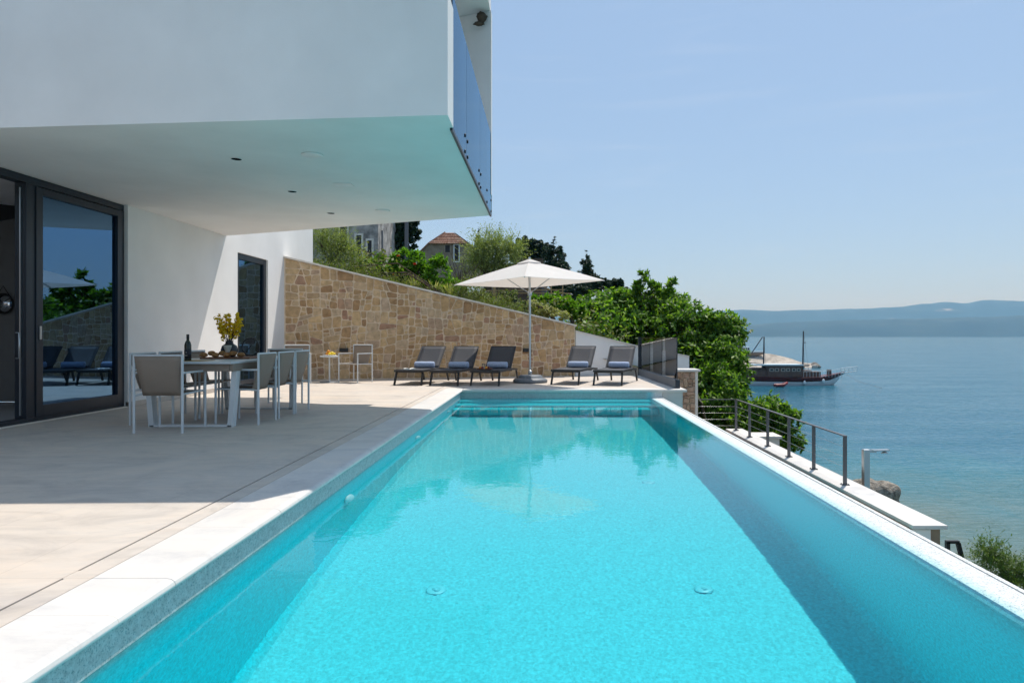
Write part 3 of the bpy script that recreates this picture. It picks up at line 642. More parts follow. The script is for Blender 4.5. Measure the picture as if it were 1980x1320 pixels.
# ------------------------------------------------------------------ stone wall
def stones_on(mb, poly, o, ux, uy, nrm, smin, smax, depth, seed, gap=.011):
    """split polygon (2d, metres) into irregular blocks, push them out along nrm"""
    rnd = random.Random(seed)
    def area(p): return abs(sum(p[i][0]*p[(i+1)%len(p)][1]-p[(i+1)%len(p)][0]*p[i][1] for i in range(len(p))))/2
    def cut(p, c, n):
        A, B = [], []
        for i in range(len(p)):
            a, b = p[i], p[(i+1)%len(p)]; da = (a[0]-c[0])*n[0]+(a[1]-c[1])*n[1]; db = (b[0]-c[0])*n[0]+(b[1]-c[1])*n[1]
            (A if da >= 0 else B).append(a)
            if da*db < 0:
                f = da/(da-db); q = (a[0]+(b[0]-a[0])*f, a[1]+(b[1]-a[1])*f); A.append(q); B.append(q)
        return A, B
    out, st = [], [poly]
    while st:
        p = st.pop(); xs = [q[0] for q in p]; ys = [q[1] for q in p]; w, h = max(xs)-min(xs), max(ys)-min(ys)
        if area(p) < rnd.uniform(smin, smax) and w < 3.2*h and h < 2.0*w: out.append(p); continue
        if area(p) < smin*.35: out.append(p); continue
        f = rnd.uniform(.34, .66); tl = rnd.gauss(0, .09 if max(w,h) > 1 else .14)
        if w > h*rnd.uniform(.8, 1.25): c = (min(xs)+w*f, (min(ys)+max(ys))/2); n = (math.cos(tl), math.sin(tl))
        else: c = ((min(xs)+max(xs))/2, min(ys)+h*f); n = (math.sin(tl), math.cos(tl))
        A, B = cut(p, c, n)
        if len(A) < 3 or len(B) < 3: out.append(p); continue
        st += [A, B]
    for p in out:
        cx = sum(q[0] for q in p)/len(p); cy = sum(q[1] for q in p)/len(p)
        if sum(p[i][0]*p[(i+1)%len(p)][1]-p[(i+1)%len(p)][0]*p[i][1] for i in range(len(p))) < 0: p = p[::-1]
        # chamfer corners
        q2 = []
        for i in range(len(p)):
            a, b, c = p[i-1], p[i], p[(i+1)%len(p)]; k = rnd.uniform(.08, .2)
            for e in (a, c):
                l = math.hypot(e[0]-b[0], e[1]-b[1]); kk = min(k, .03/max(l, 1e-4)*1.3); q2.append((b[0]+(e[0]-b[0])*kk, b[1]+(e[1]-b[1])*kk))
        g = gap*rnd.uniform(.8, 1.5); dp = depth*rnd.uniform(.6, 1.2)
        def inset(q, t):
            l = math.hypot(q[0]-cx, q[1]-cy); f = max(.3, 1-t/max(l, 1e-4)); return (cx+(q[0]-cx)*f+rnd.uniform(-.003,.003), cy+(q[1]-cy)*f+rnd.uniform(-.003,.003))
        r1 = [inset(q, g*1.3) for q in q2]; r2 = [inset(q, g*1.3+.010) for q in q2]; n = len(q2)
        V = lambda q, d: o+ux*q[0]+uy*q[1]+nrm*d
        mb.add([V(q, -.01) for q in r1]+[V(q, dp*.7) for q in r1]+[V(q, dp) for q in r2],
               [(i,(i+1)%n,(i+1)%n+n,i+n) for i in range(n)]+[(i+n,(i+1)%n+n,(i+1)%n+2*n,i+2*n) for i in range(n)]+[tuple(range(2*n,3*n))])
sw = thing('stone_wall', 'tall sloping retaining wall of brown stone blocks behind the loungers', 'wall', (-3,17,0))
u2 = (SW1-SW0); Lw = u2.length; ux = Vector((u2.x, u2.y, 0)).normalized(); nw = Vector((ux.y, -ux.x, 0))
zA = 2.90; zB = 1.316; Oo = Vector((SW0.x, SW0.y, 0))
kx = Lw-.10; top = lambda s: zA+(zB-zA)*min(1, s/(Lw-.15))
m_ = MB(); q = [Oo, Oo+ux*Lw]; bk = -nw*.35
m_.add([q[0]+Vector((0,0,-.2)), q[1]+Vector((0,0,-.2)), q[1]+Vector((0,0,zB-.04)), q[0]+Vector((0,0,zA-.04)), q[0]+bk+Vector((0,0,-.2)), q[1]+bk+Vector((0,0,-.2)), q[1]+bk+Vector((0,0,zB-.04)), q[0]+bk+Vector((0,0,zA-.04))],
       [(0,1,2,3),(5,4,7,6),(1,5,6,2),(3,2,6,7)])
m_.build('mortar', M['mortar'], sw)
m_ = MB(); stones_on(m_, [(.02,.01),(Lw-.01,.01),(Lw-.01,zB-.05),(.02,zA-.05)], Oo, ux, Vector((0,0,1)), nw, .011, .10, .013, 11, .0095)
m_.build('stones', M['stone'], sw)
m_ = MB(); e = nw*.055
a0, a1 = q[0]+e, q[1]+e+ux*.03; b0, b1 = q[0]+bk, q[1]+bk+ux*.03; Z = lambda z: Vector((0,0,z))
m_.add([a0+Z(zA-.038), a1+Z(zB-.038), a1+Z(zB), a0+Z(zA), b0+Z(zA-.038), b1+Z(zB-.038), b1+Z(zB), b0+Z(zA)], [(0,1,2,3),(5,4,7,6),(1,5,6,2),(3,2,6,7),(4,5,1,0)])
m_.build('cap', M['cornice'], sw)
for k, px in enumerate((665,850,1018)):
    # on the wall line
    tq = (px-VX)/F0; yy = (SW0.y-(SW1.y-SW0.y)/(SW1.x-SW0.x)*SW0.x)/(1-(SW1.y-SW0.y)/(SW1.x-SW0.x)*tq); c = Vector((tq*yy, yy, CH-(677-VY)/F0*yy))+nw*.03
    m_ = MB(); m_.add([c+ux*sx*.10+nw*sy+Vector((0,0,sz)) for sx in (-1,1) for sy in (-.01,.09) for sz in (-.04,.05)], [(0,1,3,2),(4,6,7,5),(0,4,5,1),(2,3,7,6),(0,2,6,4),(1,5,7,3)])
    wl = m_.build('wall_lamp', M['black'], bevel=.005)
    tag(wl, ['small black box wall lamp behind the two armchairs', 'small black box wall lamp behind the first lounger backrest', 'small black box wall lamp beside the parasol pole'][k], 'wall lamp', 'black wall lamps on the stone wall')
# white wall on the right
ww = thing('white_wall', 'low white rendered wall continuing from the stone wall end towards the sea', 'wall', (2,18.4,0))
pts = [(.79,17.87,641,1112),(2.35,18.5,668,1222),(3.95,19.0,690,1333)]
m_ = MB()
for (xa,ya,pya,_), (xb,yb,pyb,_) in zip(pts, pts[1:]):
    za, zb = CH-(pya-VY)/F0*ya, CH-(pyb-VY)/F0*yb
    m_.add([(xa,ya,-3),(xb,yb,-3),(xb,yb,zb),(xa,ya,za),(xa,ya+.25,-3),(xb,yb+.25,-3),(xb,yb+.25,zb),(xa,ya+.25,za)], [(0,1,2,3),(5,4,7,6),(1,5,6,2),(3,2,6,7)])
m_.build('wall_body', M['stucco'], ww)
m_ = MB()
for (xa,ya,pya,_), (xb,yb,pyb,_) in zip(pts, pts[1:]):
    za, zb = CH-(pya-VY)/F0*ya+.002, CH-(pyb-VY)/F0*yb+.002
    m_.add([(xa,ya-.03,za),(xb,yb-.03,zb),(xb,yb-.03,zb+.03),(xa,ya-.03,za+.03),(xa,ya+.28,za),(xb,yb+.28,zb),(xb,yb+.28,zb+.03),(xa,ya+.28,za+.03)], [(0,1,2,3),(5,4,7,6),(1,5,6,2),(3,2,6,7),(4,5,1,0)])
m_.build('cap', M['cornice'], ww)
# stone pillar
sp = thing('stone_pillar', 'rough pale stone pillar with flat cap at the deck corner', 'pillar', (3.3,16.2,-3))
xa, xb = (1300-VX)/F0*16, (1349-VX)/F0*16
m_ = MB(); m_.box(xa+.01,xb-.01,16.01,16.5,-3.5,.21); m_.build('mortar', M['mortar'], sp)
m_ = MB(); stones_on(m_, [(0,0),(xb-xa-.06,0),(xb-xa-.06,2.3),(0,2.3)], Vector((xa,16.0,-2.1)), Vector((1,0,0)), Vector((0,0,1)), Vector((0,-1,0)), .014, .035, .04, 4, .006)
m_.build('stones', M['stone2'], sp)
m_ = MB(); m_.box(xb-.06,xb,15.98,16.5,-3.5,.208); m_.build('corner_strip', M['cornice'], sp)
m_ = MB(); m_.box(xa-.03,xb+.05,15.92,16.55,.212,.262); m_.build('cap', M['coping'], sp, bevel=.006)
# glass screen on deck
gs = thing('glass_screen', 'frameless grey glass wind screen on a dark rail along the deck edge', 'glass screen', (2.6,16,0))
A, B = Vector((2.62,13.75,0)), Vector((2.5,18.25,0)); dd = (B-A)
m_ = MB(); m_.bar(A+Vector((0,0,.085)), B+Vector((0,0,.085)), .09, .165); m_.build('base_rail', M['basegrey'], gs, bevel=.004)
m_ = MB(); m_.bar(A+dd.normalized()*-.05+Vector((0,0,.085)), A+Vector((0,0,.085)), .092, .17); m_.build('end_cap', M['darkmetal'], gs)
for i in range(3):
    a = A+dd*(i/3+.004); c = A+dd*((i+1)/3-.004)
    m_ = MB(); m_.bar(a+Vector((0,0,.58)), c+Vector((0,0,.58)), .014, .84); m_.build('glass_panel', M['screenglass'], gs)
m_ = MB(); m_.box(A.x-.008,A.x+.008,A.y-.001,A.y+.009,.17,1.0); m_.build('glass_edge', M['darkmetal'], gs)
m_ = MB(); m_.box(B.x-.05,B.x+.03,B.y-.03,B.y+.04,0,1.0); m_.build('post', M['darkmetal'], gs)

# ------------------------------------------------------------------ FURNITURE
def make_chair():
    t = thing('dining_chair', 'chair', 'chair')
    W, D = .26, .25; r = .0145
    m_ = MB(); hb = .84
    for s in (-1,1):
        a = MB(); a.tube([(s*W,-D,0),(s*W,-D,hb)], r, 8); a.build('rear_leg', M['alu'], t)
        a = MB(); a.tube([(s*W,D,0),(s*W,D,.645)], r, 8); a.build('front_leg', M['alu'], t)
        a = MB(); a.bar((s*W,-D,.645),(s*W,D+.014,.645),.034,.02); a.build('armrest', M['alu'], t, bevel=.004)
    q_ = MB(); q_.tube([(-W,-D,.83),(W,-D,.83)], r, 8); q_.build('top_rail', M['alu'], t); m_.tube([(-W,D-.03,.42),(W,D-.03,.42)], .011, 8)
    for s in (-1,1): m_.tube([(s*W,-D,.40),(s*(W-.03),-D+.08,.41),(s*(W-.03),D-.03,.42),(s*W,D,.42)], .011, 8)
    m_.build('frame', M['alu'], t)
    # back sling
    g = MB(); vs = []; nu, nv = 6, 8
    for j in range(nv+1):
        f = j/nv; z = .825-.43*f; y = -D-.012+.11*f**1.3; hw = (W-.012)*(1-.13*f)
        for i in range(nu+1):
            u = i/nu*2-1; vs.append((u*hw, y-.02*(1-u*u)*math.sin(f*PI), z))
    g.add(vs, [(j*(nu+1)+i, j*(nu+1)+i+1, (j+1)*(nu+1)+i+1, (j+1)*(nu+1)+i) for j in range(nv) for i in range(nu)], True)
    g.build('back_sling', M['taupe'], t, solid=.008)
    g = MB(); vs = []
    for j in range(nv+1):
        f = j/nv; y = -D+.09+(2*D-.11)*f
        for i in range(nu+1):
            u = i/nu*2-1; vs.append((u*(W-.025), y, .425-.03*(1-u*u)*math.sin(f*PI)-.012*(1-f)))
    g.add(vs, [(j*(nu+1)+i, j*(nu+1)+i+1, (j+1)*(nu+1)+i+1, (j+1)*(nu+1)+i) for j in range(nv) for i in range(nu)], True)
    g.build('seat_sling', M['taupe'], t, solid=.01)
    return t
ch = make_chair(); first = [True]
def chair(x, y, rz, label, group):
    o = ch if first[0] else copy_tree(ch); first[0] = False
    place(o, x, y, 0, rz, label); o['group'] = group; return o
GD = 'white framed dining chairs around the terrace table'
chair(-4.155, 7.69, 0, 'taupe sling chair at the near head of the table', GD)
for i, yc in enumerate((8.38,9.0,9.585)):
    chair(-3.61, yc, PI/2, ['taupe sling chair on the pool side of the table, next to the near head chair', 'middle taupe sling chair on the pool side of the table', 'taupe sling chair on the pool side of the table, farthest from the near head chair'][i], GD)
for i, yc in enumerate((8.36,8.98,9.6)):
    chair(-4.60, yc, -PI/2, ['taupe sling chair on the villa wall side of the table, behind the near head chair', 'middle taupe sling chair on the villa wall side of the table', 'taupe sling chair on the villa wall side of the table, nearest the stone wall'][i], GD)
chair(-4.03, 10.5, PI, 'taupe sling chair at the far head of the table beyond the flower vase', GD)
GA = 'armchairs against the stone wall'
chair(-5.45, 15.25, PI+R(22), 'taupe sling armchair against the stone wall, beside the villa wall', GA)
c = P(690,738,15.6); chair(c.x, 15.5, PI-R(24), 'taupe sling armchair against the stone wall, between the fruit table and the loungers', GA)
# side table
st = thing('side_table', 'small round white side table holding fruit between the two armchairs', 'side table', (-4.98,15.5,0))
sx, sy = (637-VX)/F0*15.5, 15.5
m_ = MB(); m_.lathe([(.20,.56),(.205,.57),(.205,.585),(.2,.59)], (sx,sy,0), 28); m_.build('table_top', M['alu'], st)
m_ = MB(); m_.tube([(sx,sy,.02),(sx,sy,.56)], .018, 10); m_.build('leg', M['alu'], st)
m_ = MB(); m_.lathe([(.21,0),(.21,.012),(.05,.02)], (sx,sy,0), 28); m_.build('base', M['basegrey'], st)
pl = thing('fruit_plate', 'plate of orange and yellow fruit on the side table', 'fruit plate', (sx,sy,.59))
m_ = MB(); m_.lathe([(.08,.0),(.15,.012),(.155,.018),(.08,.006)], (sx,sy,.59), 24); m_.build('plate', M['white'], pl)
for i, (dx, dy, r, mt, dz) in enumerate(((-.05,0,.035,'orange',0),(.0,.03,.032,'lemon',0),(-.03,.02,.033,'orange',.05),(.06,-.01,.04,'lemon',0),(.02,-.05,.03,'lemon',0),(.1,.02,.03,'lemon',0))):
    m_ = MB(); m_.blob((sx+dx,sy+dy,.605+r+dz), (r*1.15,r,r), i, .03); m_.build('fruit', M[mt], pl)
# dining table
dt = thing('dining_table', 'long pale framed outdoor dining table with eight chairs', 'table', (-4.06,9,0)); tx = -4.06
m_ = MB(); m_.box(tx-.52,tx+.52,7.82,10.12,.725,.75); m_.build('table_top', M['alu'], dt, bevel=.004)
m_ = MB()
for s in (-1,1): m_.box(tx+s*.50-.015,tx+s*.50+.015,7.86,10.08,.64,.724)
m_.box(tx-.48,tx+.48,7.86,7.885,.64,.724); m_.box(tx-.48,tx+.48,10.055,10.08,.64,.724); m_.build('apron', M['taupe'], dt)
for yy in (7.98, 9.88):
    m_ = MB()
    for s in (-1,1): m_.bar((tx+s*.45,yy,.0),(tx+s*.50,yy,.64),.06,.10,(0,1,0))
    m_.bar((tx-.47,yy,.012),(tx+.47,yy,.012),.10,.022); m_.build('leg_frame', M['alu'], dt, bevel=.003)
TZ = .751
bt = thing('wine_bottle', 'dark green wine bottle with black label standing on the table', 'bottle', (-4.15,8.05,TZ)); c = (-4.15,8.05,TZ)
m_ = MB(); m_.lathe([(.036,0),(.0375,.01),(.0375,.185),(.03,.215),(.016,.24),(.0145,.27)], c, 20); m_.build('body', M['bottle'], bt)
m_ = MB(); m_.lathe([(.0155,.262),(.0155,.31)], c, 16); m_.build('foil_cap', M['black'], bt)
m_ = MB(); m_.lathe([(.038,.03),(.038,.14)], c, 20); m_.build('paper_label', M['winelabel'], bt)
m_ = MB(); m_.lathe([(.006,0),(.006,.001)], (c[0],c[1]-.0385,c[2]+.10), 10, 'y'); m_.box(c[0]-.014,c[0]+.014,c[1]-.0395,c[1]-.0385,c[2]+.062,c[2]+.068); m_.build('emblem', M['cream'], bt)
v_ = thing('flower_vase', 'round dark vase with tall yellow blossom sprigs on the table', 'vase', (-4.1,9.0,TZ)); c = Vector((-4.10,9.0,TZ))
m_ = MB(); m_.lathe([(.05,0),(.06,.01),(.095,.06),(.105,.11),(.09,.16),(.05,.19),(.045,.215),(.055,.225)], c, 24); m_.build('pot', M['ceramic'], v_)
rnd = random.Random(3); m_ = MB(); bl = []
for i in range(20):
    a = rnd.uniform(0, 6.28); sp_ = rnd.uniform(.03,.17); e = c+Vector((math.cos(a)*sp_, math.sin(a)*sp_, rnd.uniform(.36,.58))); mid = c.lerp(e,.6)+Vector((0,0,.04))
    m_.tube([c+Vector((0,0,.18)), mid, e], [.004,.003,.002], 5)
    for k in range(4): q_ = mid.lerp(e, .0+.33*k); bl.append((q_.x,q_.y,q_.z,.022,.022,.035))
m_.build('twigs', M['bark'], v_)
foliage('blossom', M['flowers'], bl, 3200, .028, 1.5, 2, v_, sub=4, spread=.7, fill=.6)
rg = thing('ring_vase', 'black ring shaped ornament standing on the wooden board', 'ornament', (-3.95,9.3,TZ)); c = Vector((-3.95,9.3,TZ+.145))
m_ = MB(); m_.tube([c+Vector((math.cos(a)*.115,0,math.sin(a)*.115)) for a in [2*PI*i/32 for i in range(32)]], .010, 8, True); m_.tube([c+Vector((-.09,0,-.07)), c+Vector((-.02,0,-.02)), c+Vector((.02,0,.03))], .006, 6); m_.build('ring', M['ceramic'], rg)
m_ = MB(); m_.box(c.x-.05,c.x+.05,9.26,9.34,TZ+.021,TZ+.034); m_.build('foot', M['ceramic'], rg)
wb = MB(); wb.box(-4.35,-3.72,8.72,9.42,TZ,TZ+.02); tag(wb.build('serving_board', M['wood'], bevel=.006), 'reddish wooden serving board lying across the table', 'board')
br = thing('bread_loaves', 'heap of small brown bread rolls on the serving board', 'bread', (-4.2,8.8,TZ+.02))
rnd = random.Random(8)
for i in range(7):
    m_ = MB(); m_.blob((-4.33+.075*i,8.79+rnd.uniform(-.02,.05),TZ+.05+(.02 if i%2 else 0)), (.05,.04,.032), i, .08); m_.build('roll', M['bread'], br)
cv = MB(); cv.lathe([(.03,0),(.035,.01),(.03,.08),(.045,.12),(.05,.15)], (-4.06,8.86,TZ+.021), 18); tag(cv.build('patterned_cup', M['cream']), 'slim cream cup beside the dark vase', 'cup')
pm = MB(); pm.box(-4.45,-3.95,7.95,8.3,TZ,TZ+.004); tag(pm.build('placemat', M['palewood']), 'woven straw placemat under the wine bottle end of the table', 'placemat')

# loungers
def make_lounger():
    t = thing('sun_lounger', 'lounger', 'sun lounger')
    hw = .30
    for s in (-1,1):
        m_ = MB(); m_.bar((s*hw,-.02,.0),(s*(hw-.01),.09,.285),.034,.05,(0,1,0)); m_.build('leg', M['charcoal'], t, bevel=.004)
        m_ = MB(); m_.bar((s*hw,1.72,.0),(s*(hw-.01),1.58,.27),.034,.05,(0,1,0)); m_.build('leg', M['charcoal'], t, bevel=.004)
    m_ = MB()
    for s in (-1,1):
        m_.bar((s*hw,.0,.30),(s*hw,1.18,.30),.035,.045); m_.bar((s*hw,1.18,.30),(s*hw,1.62,.27),.035,.045)
    m_.bar((-hw,.0,.30),(hw,.0,.30),.035,.045); m_.bar((-hw,1.60,.27),(hw,1.60,.27),.03,.035); m_.bar((-hw,.10,.275),(hw,.10,.275),.03,.03); m_.bar((-hw,1.12,.27),(hw,1.12,.27),.03,.03)
    m_.bar((-.2,1.12,.28),(-.22,1.42,.46),.02,.02); m_.bar((.2,1.12,.28),(.22,1.42,.46),.02,.02)
    m_.build('frame', M['charcoal'], t, bevel=.004)
    def sheet(p0, p1, w, sag, name, nv=8):
        p0 = Vector(p0); p1 = Vector(p1); vs = []; nu = 6
        for j in range(nv+1):
            f = j/nv; c = p0.lerp(p1, f)
            for i in range(nu+1):
                u = i/nu*2-1; vs.append((u*w, c.y, c.z-sag*(1-u*u)*math.sin(f*PI)))
        g = MB(); g.add(vs, [(j*(nu+1)+i, j*(nu+1)+i+1, (j+1)*(nu+1)+i+1, (j+1)*(nu+1)+i) for j in range(nv) for i in range(nu)], True)
        g.build(name, M['sling'], t, solid=.008)
    sheet((0,.01,.322),(0,1.08,.322), hw-.02, .018, 'seat_sling')
    sheet((0,1.08,.325),(0,1.55,.79), hw-.025, .02, 'back_sling')
    m_ = MB()
    for s in (-1,1): m_.tube([(s*(hw-.015),1.07,.31),(s*(hw-.015),1.555,.79)], .015, 8)
    m_.tube([(-hw+.015,1.555,.79),(hw-.015,1.555,.79)], .013, 8); m_.build('back_frame', M['charcoal'], t)
    return t
def make_towel():
    g = MB(); n = 14; vs = []
    prof = [(.0,.228),(.03,.230),(.058,.224),(.068,.21),(.071,.12),(.068,.02),(.0705,-.08),(.067,-.21),(.057,-.224),(.03,-.230),(.0,-.228)]
    g.lathe([(r if r else .002, h) for r, h in prof], (0,0,.07), 20, 'x')
    return g.build('rolled_towel', M['towel'])
lg = make_lounger(); tw = make_towel(); tag(tw, 'x', 'towel', 'rolled towels on the sun loungers')
LP = [(761,817,745,11),(829,888,746,11),(908,967,746,11),(1063,1122,744,18),(1145,1205,745.5,18)]
LL = ['black sun lounger with an open white book, end of the row nearest the armchairs', 'black sun lounger between the one with a book and the one with a tray', 'black sun lounger with a fruit tray on its seat, beside the parasol', 'black sun lounger between the parasol base and the lounger by the glass screen', 'black sun lounger right beside the glass screen at the deck edge']
TL = ['rolled blue grey towel on the lounger with the book', 'rolled blue grey towel on the lounger between book and tray', 'rolled blue grey towel on the lounger with the fruit tray', 'rolled blue grey towel on the first lounger right of the parasol', 'rolled blue grey towel on the lounger beside the glass screen']
LM = []
for i, (x0, x1, py, ang) in enumerate(LP):
    Y = CH*F0/(py-VY)+.02; X = ((x0+x1)/2-VX)/F0*Y
    o = lg if i == 0 else copy_tree(lg); place(o, X, Y, 0, -R(ang), LL[i]); o['group'] = 'black sun loungers in front of the stone wall'
    mt = Matrix.Translation((X,Y,0)) @ Matrix.Rotation(-R(ang), 4, 'Z'); LM.append(mt)
    q = tw if i == 0 else tw.copy()
    if i: COL.objects.link(q)
    c = mt @ Vector((-.01+.01*i%3,.985,.325)); place(q, c.x, c.y, c.z, -R(ang)+R([2,-3,1,4,-2][i]), TL[i])
c = LM[0] @ Vector((-.08,.28,.318)); bk_ = thing('open_book', 'open white book lying face up on the foot of a lounger', 'book', (c.x,c.y,c.z), R(20))
for s in (-1,1):
    m_ = MB(); m_.add([(s*.12*f, y_, .012+.02*math.sin(f*PI*.8)*(1 if k else 0)-(0 if k else .01)) for f in (0,.33,.66,1) for y_ in (-.09,.09) for k in (0,1)],
        [(1,3,7,5),(5,7,11,9),(9,11,15,13),(0,4,6,2),(4,8,10,6),(8,12,14,10),(12,13,15,14),(0,1,5,4),(4,5,9,8),(8,9,13,12),(2,6,7,3),(6,10,11,7),(10,14,15,11)]); m_.build('pages', M['paper'], bk_)
c = LM[2] @ Vector((-.12,.38,.318)); fy_ = thing('fruit_tray', 'round reddish wooden tray with fruit and a glass on the lounger seat', 'tray', (c.x,c.y,c.z))
m_ = MB(); m_.lathe([(.15,0),(.17,.01),(.175,.03),(.165,.03),(.155,.014)], c, 26); m_.build('tray', M['wood'], fy_)
for i in range(6):
    a = i*1.05; m_ = MB(); m_.blob((c.x+math.cos(a)*.09,c.y+math.sin(a)*.07,c.z+.04), .028, i, .05); m_.build('fruit', M['orange' if i % 2 else 'red'], fy_)
m_ = MB(); m_.lathe([(.03,.015),(.035,.13)], (c.x-.01,c.y,c.z), 16); m_.build('drinking_glass', M['clearglass'], fy_)

# parasol
pa = thing('parasol', 'large square white parasol on a steel pole between the loungers', 'parasol', (-.33,15.4,0))
E_ = 2.2; U = lambda px, py: (lambda y: Vector(((px-VX)/F0*y, y, E_)))((E_-CH)*F0/(VY-py))
cor = [U(878,551), U(1014.4,534.4), U(1169,542), U(1023,556.3)]
apex = Vector((-.35,15.45,2.70)); g = MB(); m8 = 8
for k in range(4):
    a, b2 = cor[k], cor[(k+1)%4]; vs = []
    for j in range(m8+1):
        f = j/m8
        for i in range(m8+1):
            u = i/m8; e = a.lerp(b2, u); e.z += 0; sagx = math.sin(u*PI)
            p = apex.lerp(e, f); p.z += .018*math.sin(f*PI)*(1-.9*sagx) - .02*f*sagx
            if f > .99: p = p.lerp(apex, .02*sagx)
            vs.append(p)
    g.add(vs, [(j*(m8+1)+i, (j+1)*(m8+1)+i, (j+1)*(m8+1)+i+1, j*(m8+1)+i+1) for j in range(m8) for i in range(m8)], False)
can = g.build('canopy', M['canopy'], pa, solid=.006)
g = MB(); v4 = [apex.lerp(c, .16)+Vector((0,0,.035)) for c in cor]; g.add(v4+[apex+Vector((0,0,.05))]+[q-Vector((0,0,.035)) for q in v4], [(4,0,1),(4,1,2),(4,2,3),(4,3,0)]+[(k,k+5,(k+1)%4+5,(k+1)%4) for k in range(4)]); g.build('vent_cap', M['canopy'], can, solid=.005)
hub = Vector((-.34,15.43,1.98))
for c in cor:
    m_ = MB(); m_.bar(apex-Vector((0,0,.05)), c+Vector((0,0,-.012)), .018, .022); m_.build('rib', M['steel'], pa)
    m_ = MB(); m_.bar(hub, apex.lerp(c,.42)-Vector((0,0,.03)), .014, .018); m_.build('strut', M['steel'], pa)
m_ = MB(); m_.tube([(-.335,15.42,.10),(-.34,15.43,1.6),(-.35,15.45,2.79)], .025, 14); m_.build('pole', M['steel'], pa)
m_ = MB(); m_.lathe([(.04,-.06),(.05,-.03),(.05,.04),(.035,.06)], hub, 14); m_.build('hub', M['steel'], pa)
m_ = MB(); m_.lathe([(.37,0),(.385,.03),(.375,.07),(.33,.095),(.27,.105),(.265,.15),(.24,.165),(.05,.175)], (-.33,15.4,0), 40); m_.build('base', M['basegrey'], pa)
m_ = MB(); m_.lathe([(.045,.17),(.045,.25),(.03,.27)], (-.335,15.42,0), 16); m_.build('pole_socket', M['steel'], pa)

# ------------------------------------------------------------------ BACKGROUND BUILDINGS
def winrect(va_, x0, x1, z0, z1, y, frame=M['cornice']):
    m_ = MB(); f = .12
    m_.box(x0-f,x1+f,y-.06,y+.02,z1,z1+f); m_.box(x0-f,x1+f,y-.06,y+.02,z0-f,z0); m_.box(x0-f,x0,y-.06,y+.02,z0,z1); m_.box(x1,x1+f,y-.06,y+.02,z0,z1)
    w_ = m_.build('window', frame, va_); m_ = MB(); m_.box(x0,x1,y-.02,y-.005,z0,z1); m_.build('pane', M['black'], w_)
def rect(px0, px1, py0, py1, Y): a = P(px0,py1,Y); b = P(px1,py0,Y); return a.x, b.x, a.z, b.z
h1 = thing('stone_house', 'old grey stone house with tall windows above the left end of the hillside garden', 'house', (-14,46,4))
x0,x1,z0,z1 = rect(560,731,405,545,46); m_ = MB(); m_.box(x0-4,x1,46,54,z0,z1+2); m_.build('wall', M['oldstone'], h1)
for (a,b,c,d) in ((658,671,436,474),(689,699,455,497),(711,719,465,497),(622,634,436,470)):
    a,b,c,d = rect(a,b,c,d,46); winrect(h1, a, b, c, d, 46)
m_ = MB(); m_.box(x0-4.4,x1+.4,45.6,54.4,z1+2,z1+2.3); m_.build('roof', M['rooftile'], h1)
h2 = thing('tiled_roof_house', 'small stone house with a clipped gable and red tiled roof on the hill', 'house', (-10,70,6)); Y2 = 70
m_ = MB(); G = [P(px,py,Y2) for px,py in ((813,545),(919,545),(919,483),(902,469),(832,469),(813,487))]
n = len(G); m_.add(G+[q+Vector((0,7,0)) for q in G], [tuple(range(n)), tuple(range(2*n-1,n-1,-1))]+[((i+1)%n,i,i+n,(i+1)%n+n) for i in range(n)]); m_.build('wall', M['oldstone2'], h2)
m_ = MB()
a,b,c,d = P(828,471,Y2-.3),P(906,471,Y2-.3),P(877,450,Y2+2.2),P(860,450,Y2+2.2)
for i in range(7):
    for j in range(16):
        f0,f1 = i/7,(i+1)/7; L0,R0 = a.lerp(d,f0),b.lerp(c,f0); L1,R1 = a.lerp(d,f1),b.lerp(c,f1); up = Vector((0,-.03,.09))
        m_.add([L0.lerp(R0,j/16)+up,L0.lerp(R0,(j+.8)/16)+up,L1.lerp(R1,(j+.8)/16),L1.lerp(R1,j/16),L0.lerp(R0,j/16),L0.lerp(R0,(j+.8)/16)], [(0,1,2,3),(4,5,1,0)])
for (e0,e1,s) in ((P(810,489,Y2-.3),d,-1),(P(922,485,Y2-.3),c,1)):
    bk2 = Vector((0,7.6,0)); f_ = Vector((0,-.0,.12)); tp = a if s < 0 else b
    m_.add([e0,tp,tp+bk2,e0+bk2,e0+f_,tp+f_,tp+bk2+f_,e0+bk2+f_], [(0,1,2,3),(7,6,5,4),(0,4,5,1),(0,3,7,4)])
    m_.add([tp,e1,e1+Vector((0,5,0)),tp+bk2,tp+f_,e1+f_,e1+f_+Vector((0,5,0)),tp+bk2+f_], [(0,1,2,3),(7,6,5,4)])
m_.add([a,b,c,d], [(0,1,2,3)]); m_.build('roof', M['rooftile'], h2)
a_,b_,c_2,d_2 = rect(861,870,474,488,Y2); winrect(h2, a_, b_, c_2, d_2, Y2, M['oldstone2'])
a_,b_,c_2,d_2 = rect(879,887,474,505,Y2); winrect(h2, a_, b_, c_2, d_2, Y2, M['boatwhite'])
h3 = thing('low_stone_house', 'low flat roofed brown stone house half hidden behind the parasol', 'house', (-2,32,2)); Y3 = 32
x0,x1,z0,z1 = rect(930,1048,510,620,Y3); m_ = MB(); m_.box(x0,x1,Y3,Y3+6,z0-1,z1); m_.build('wall', M['brownstone'], h3)
m_ = MB(); m_.box(P(996,0,Y3).x,x1+.05,Y3-.15,Y3+6,z1+.002,P(0,500,Y3).z); m_.build('roof', M['brownstone'], h3)
a_,b_,c_2,d_2 = rect(936,947,548,562,Y3); winrect(h3, a_, b_, c_2, d_2, Y3)
a_,b_,c_2,d_2 = rect(982,1000,560,590,Y3); winrect(h3, a_, b_, c_2, d_2, Y3, M['brownstone'])
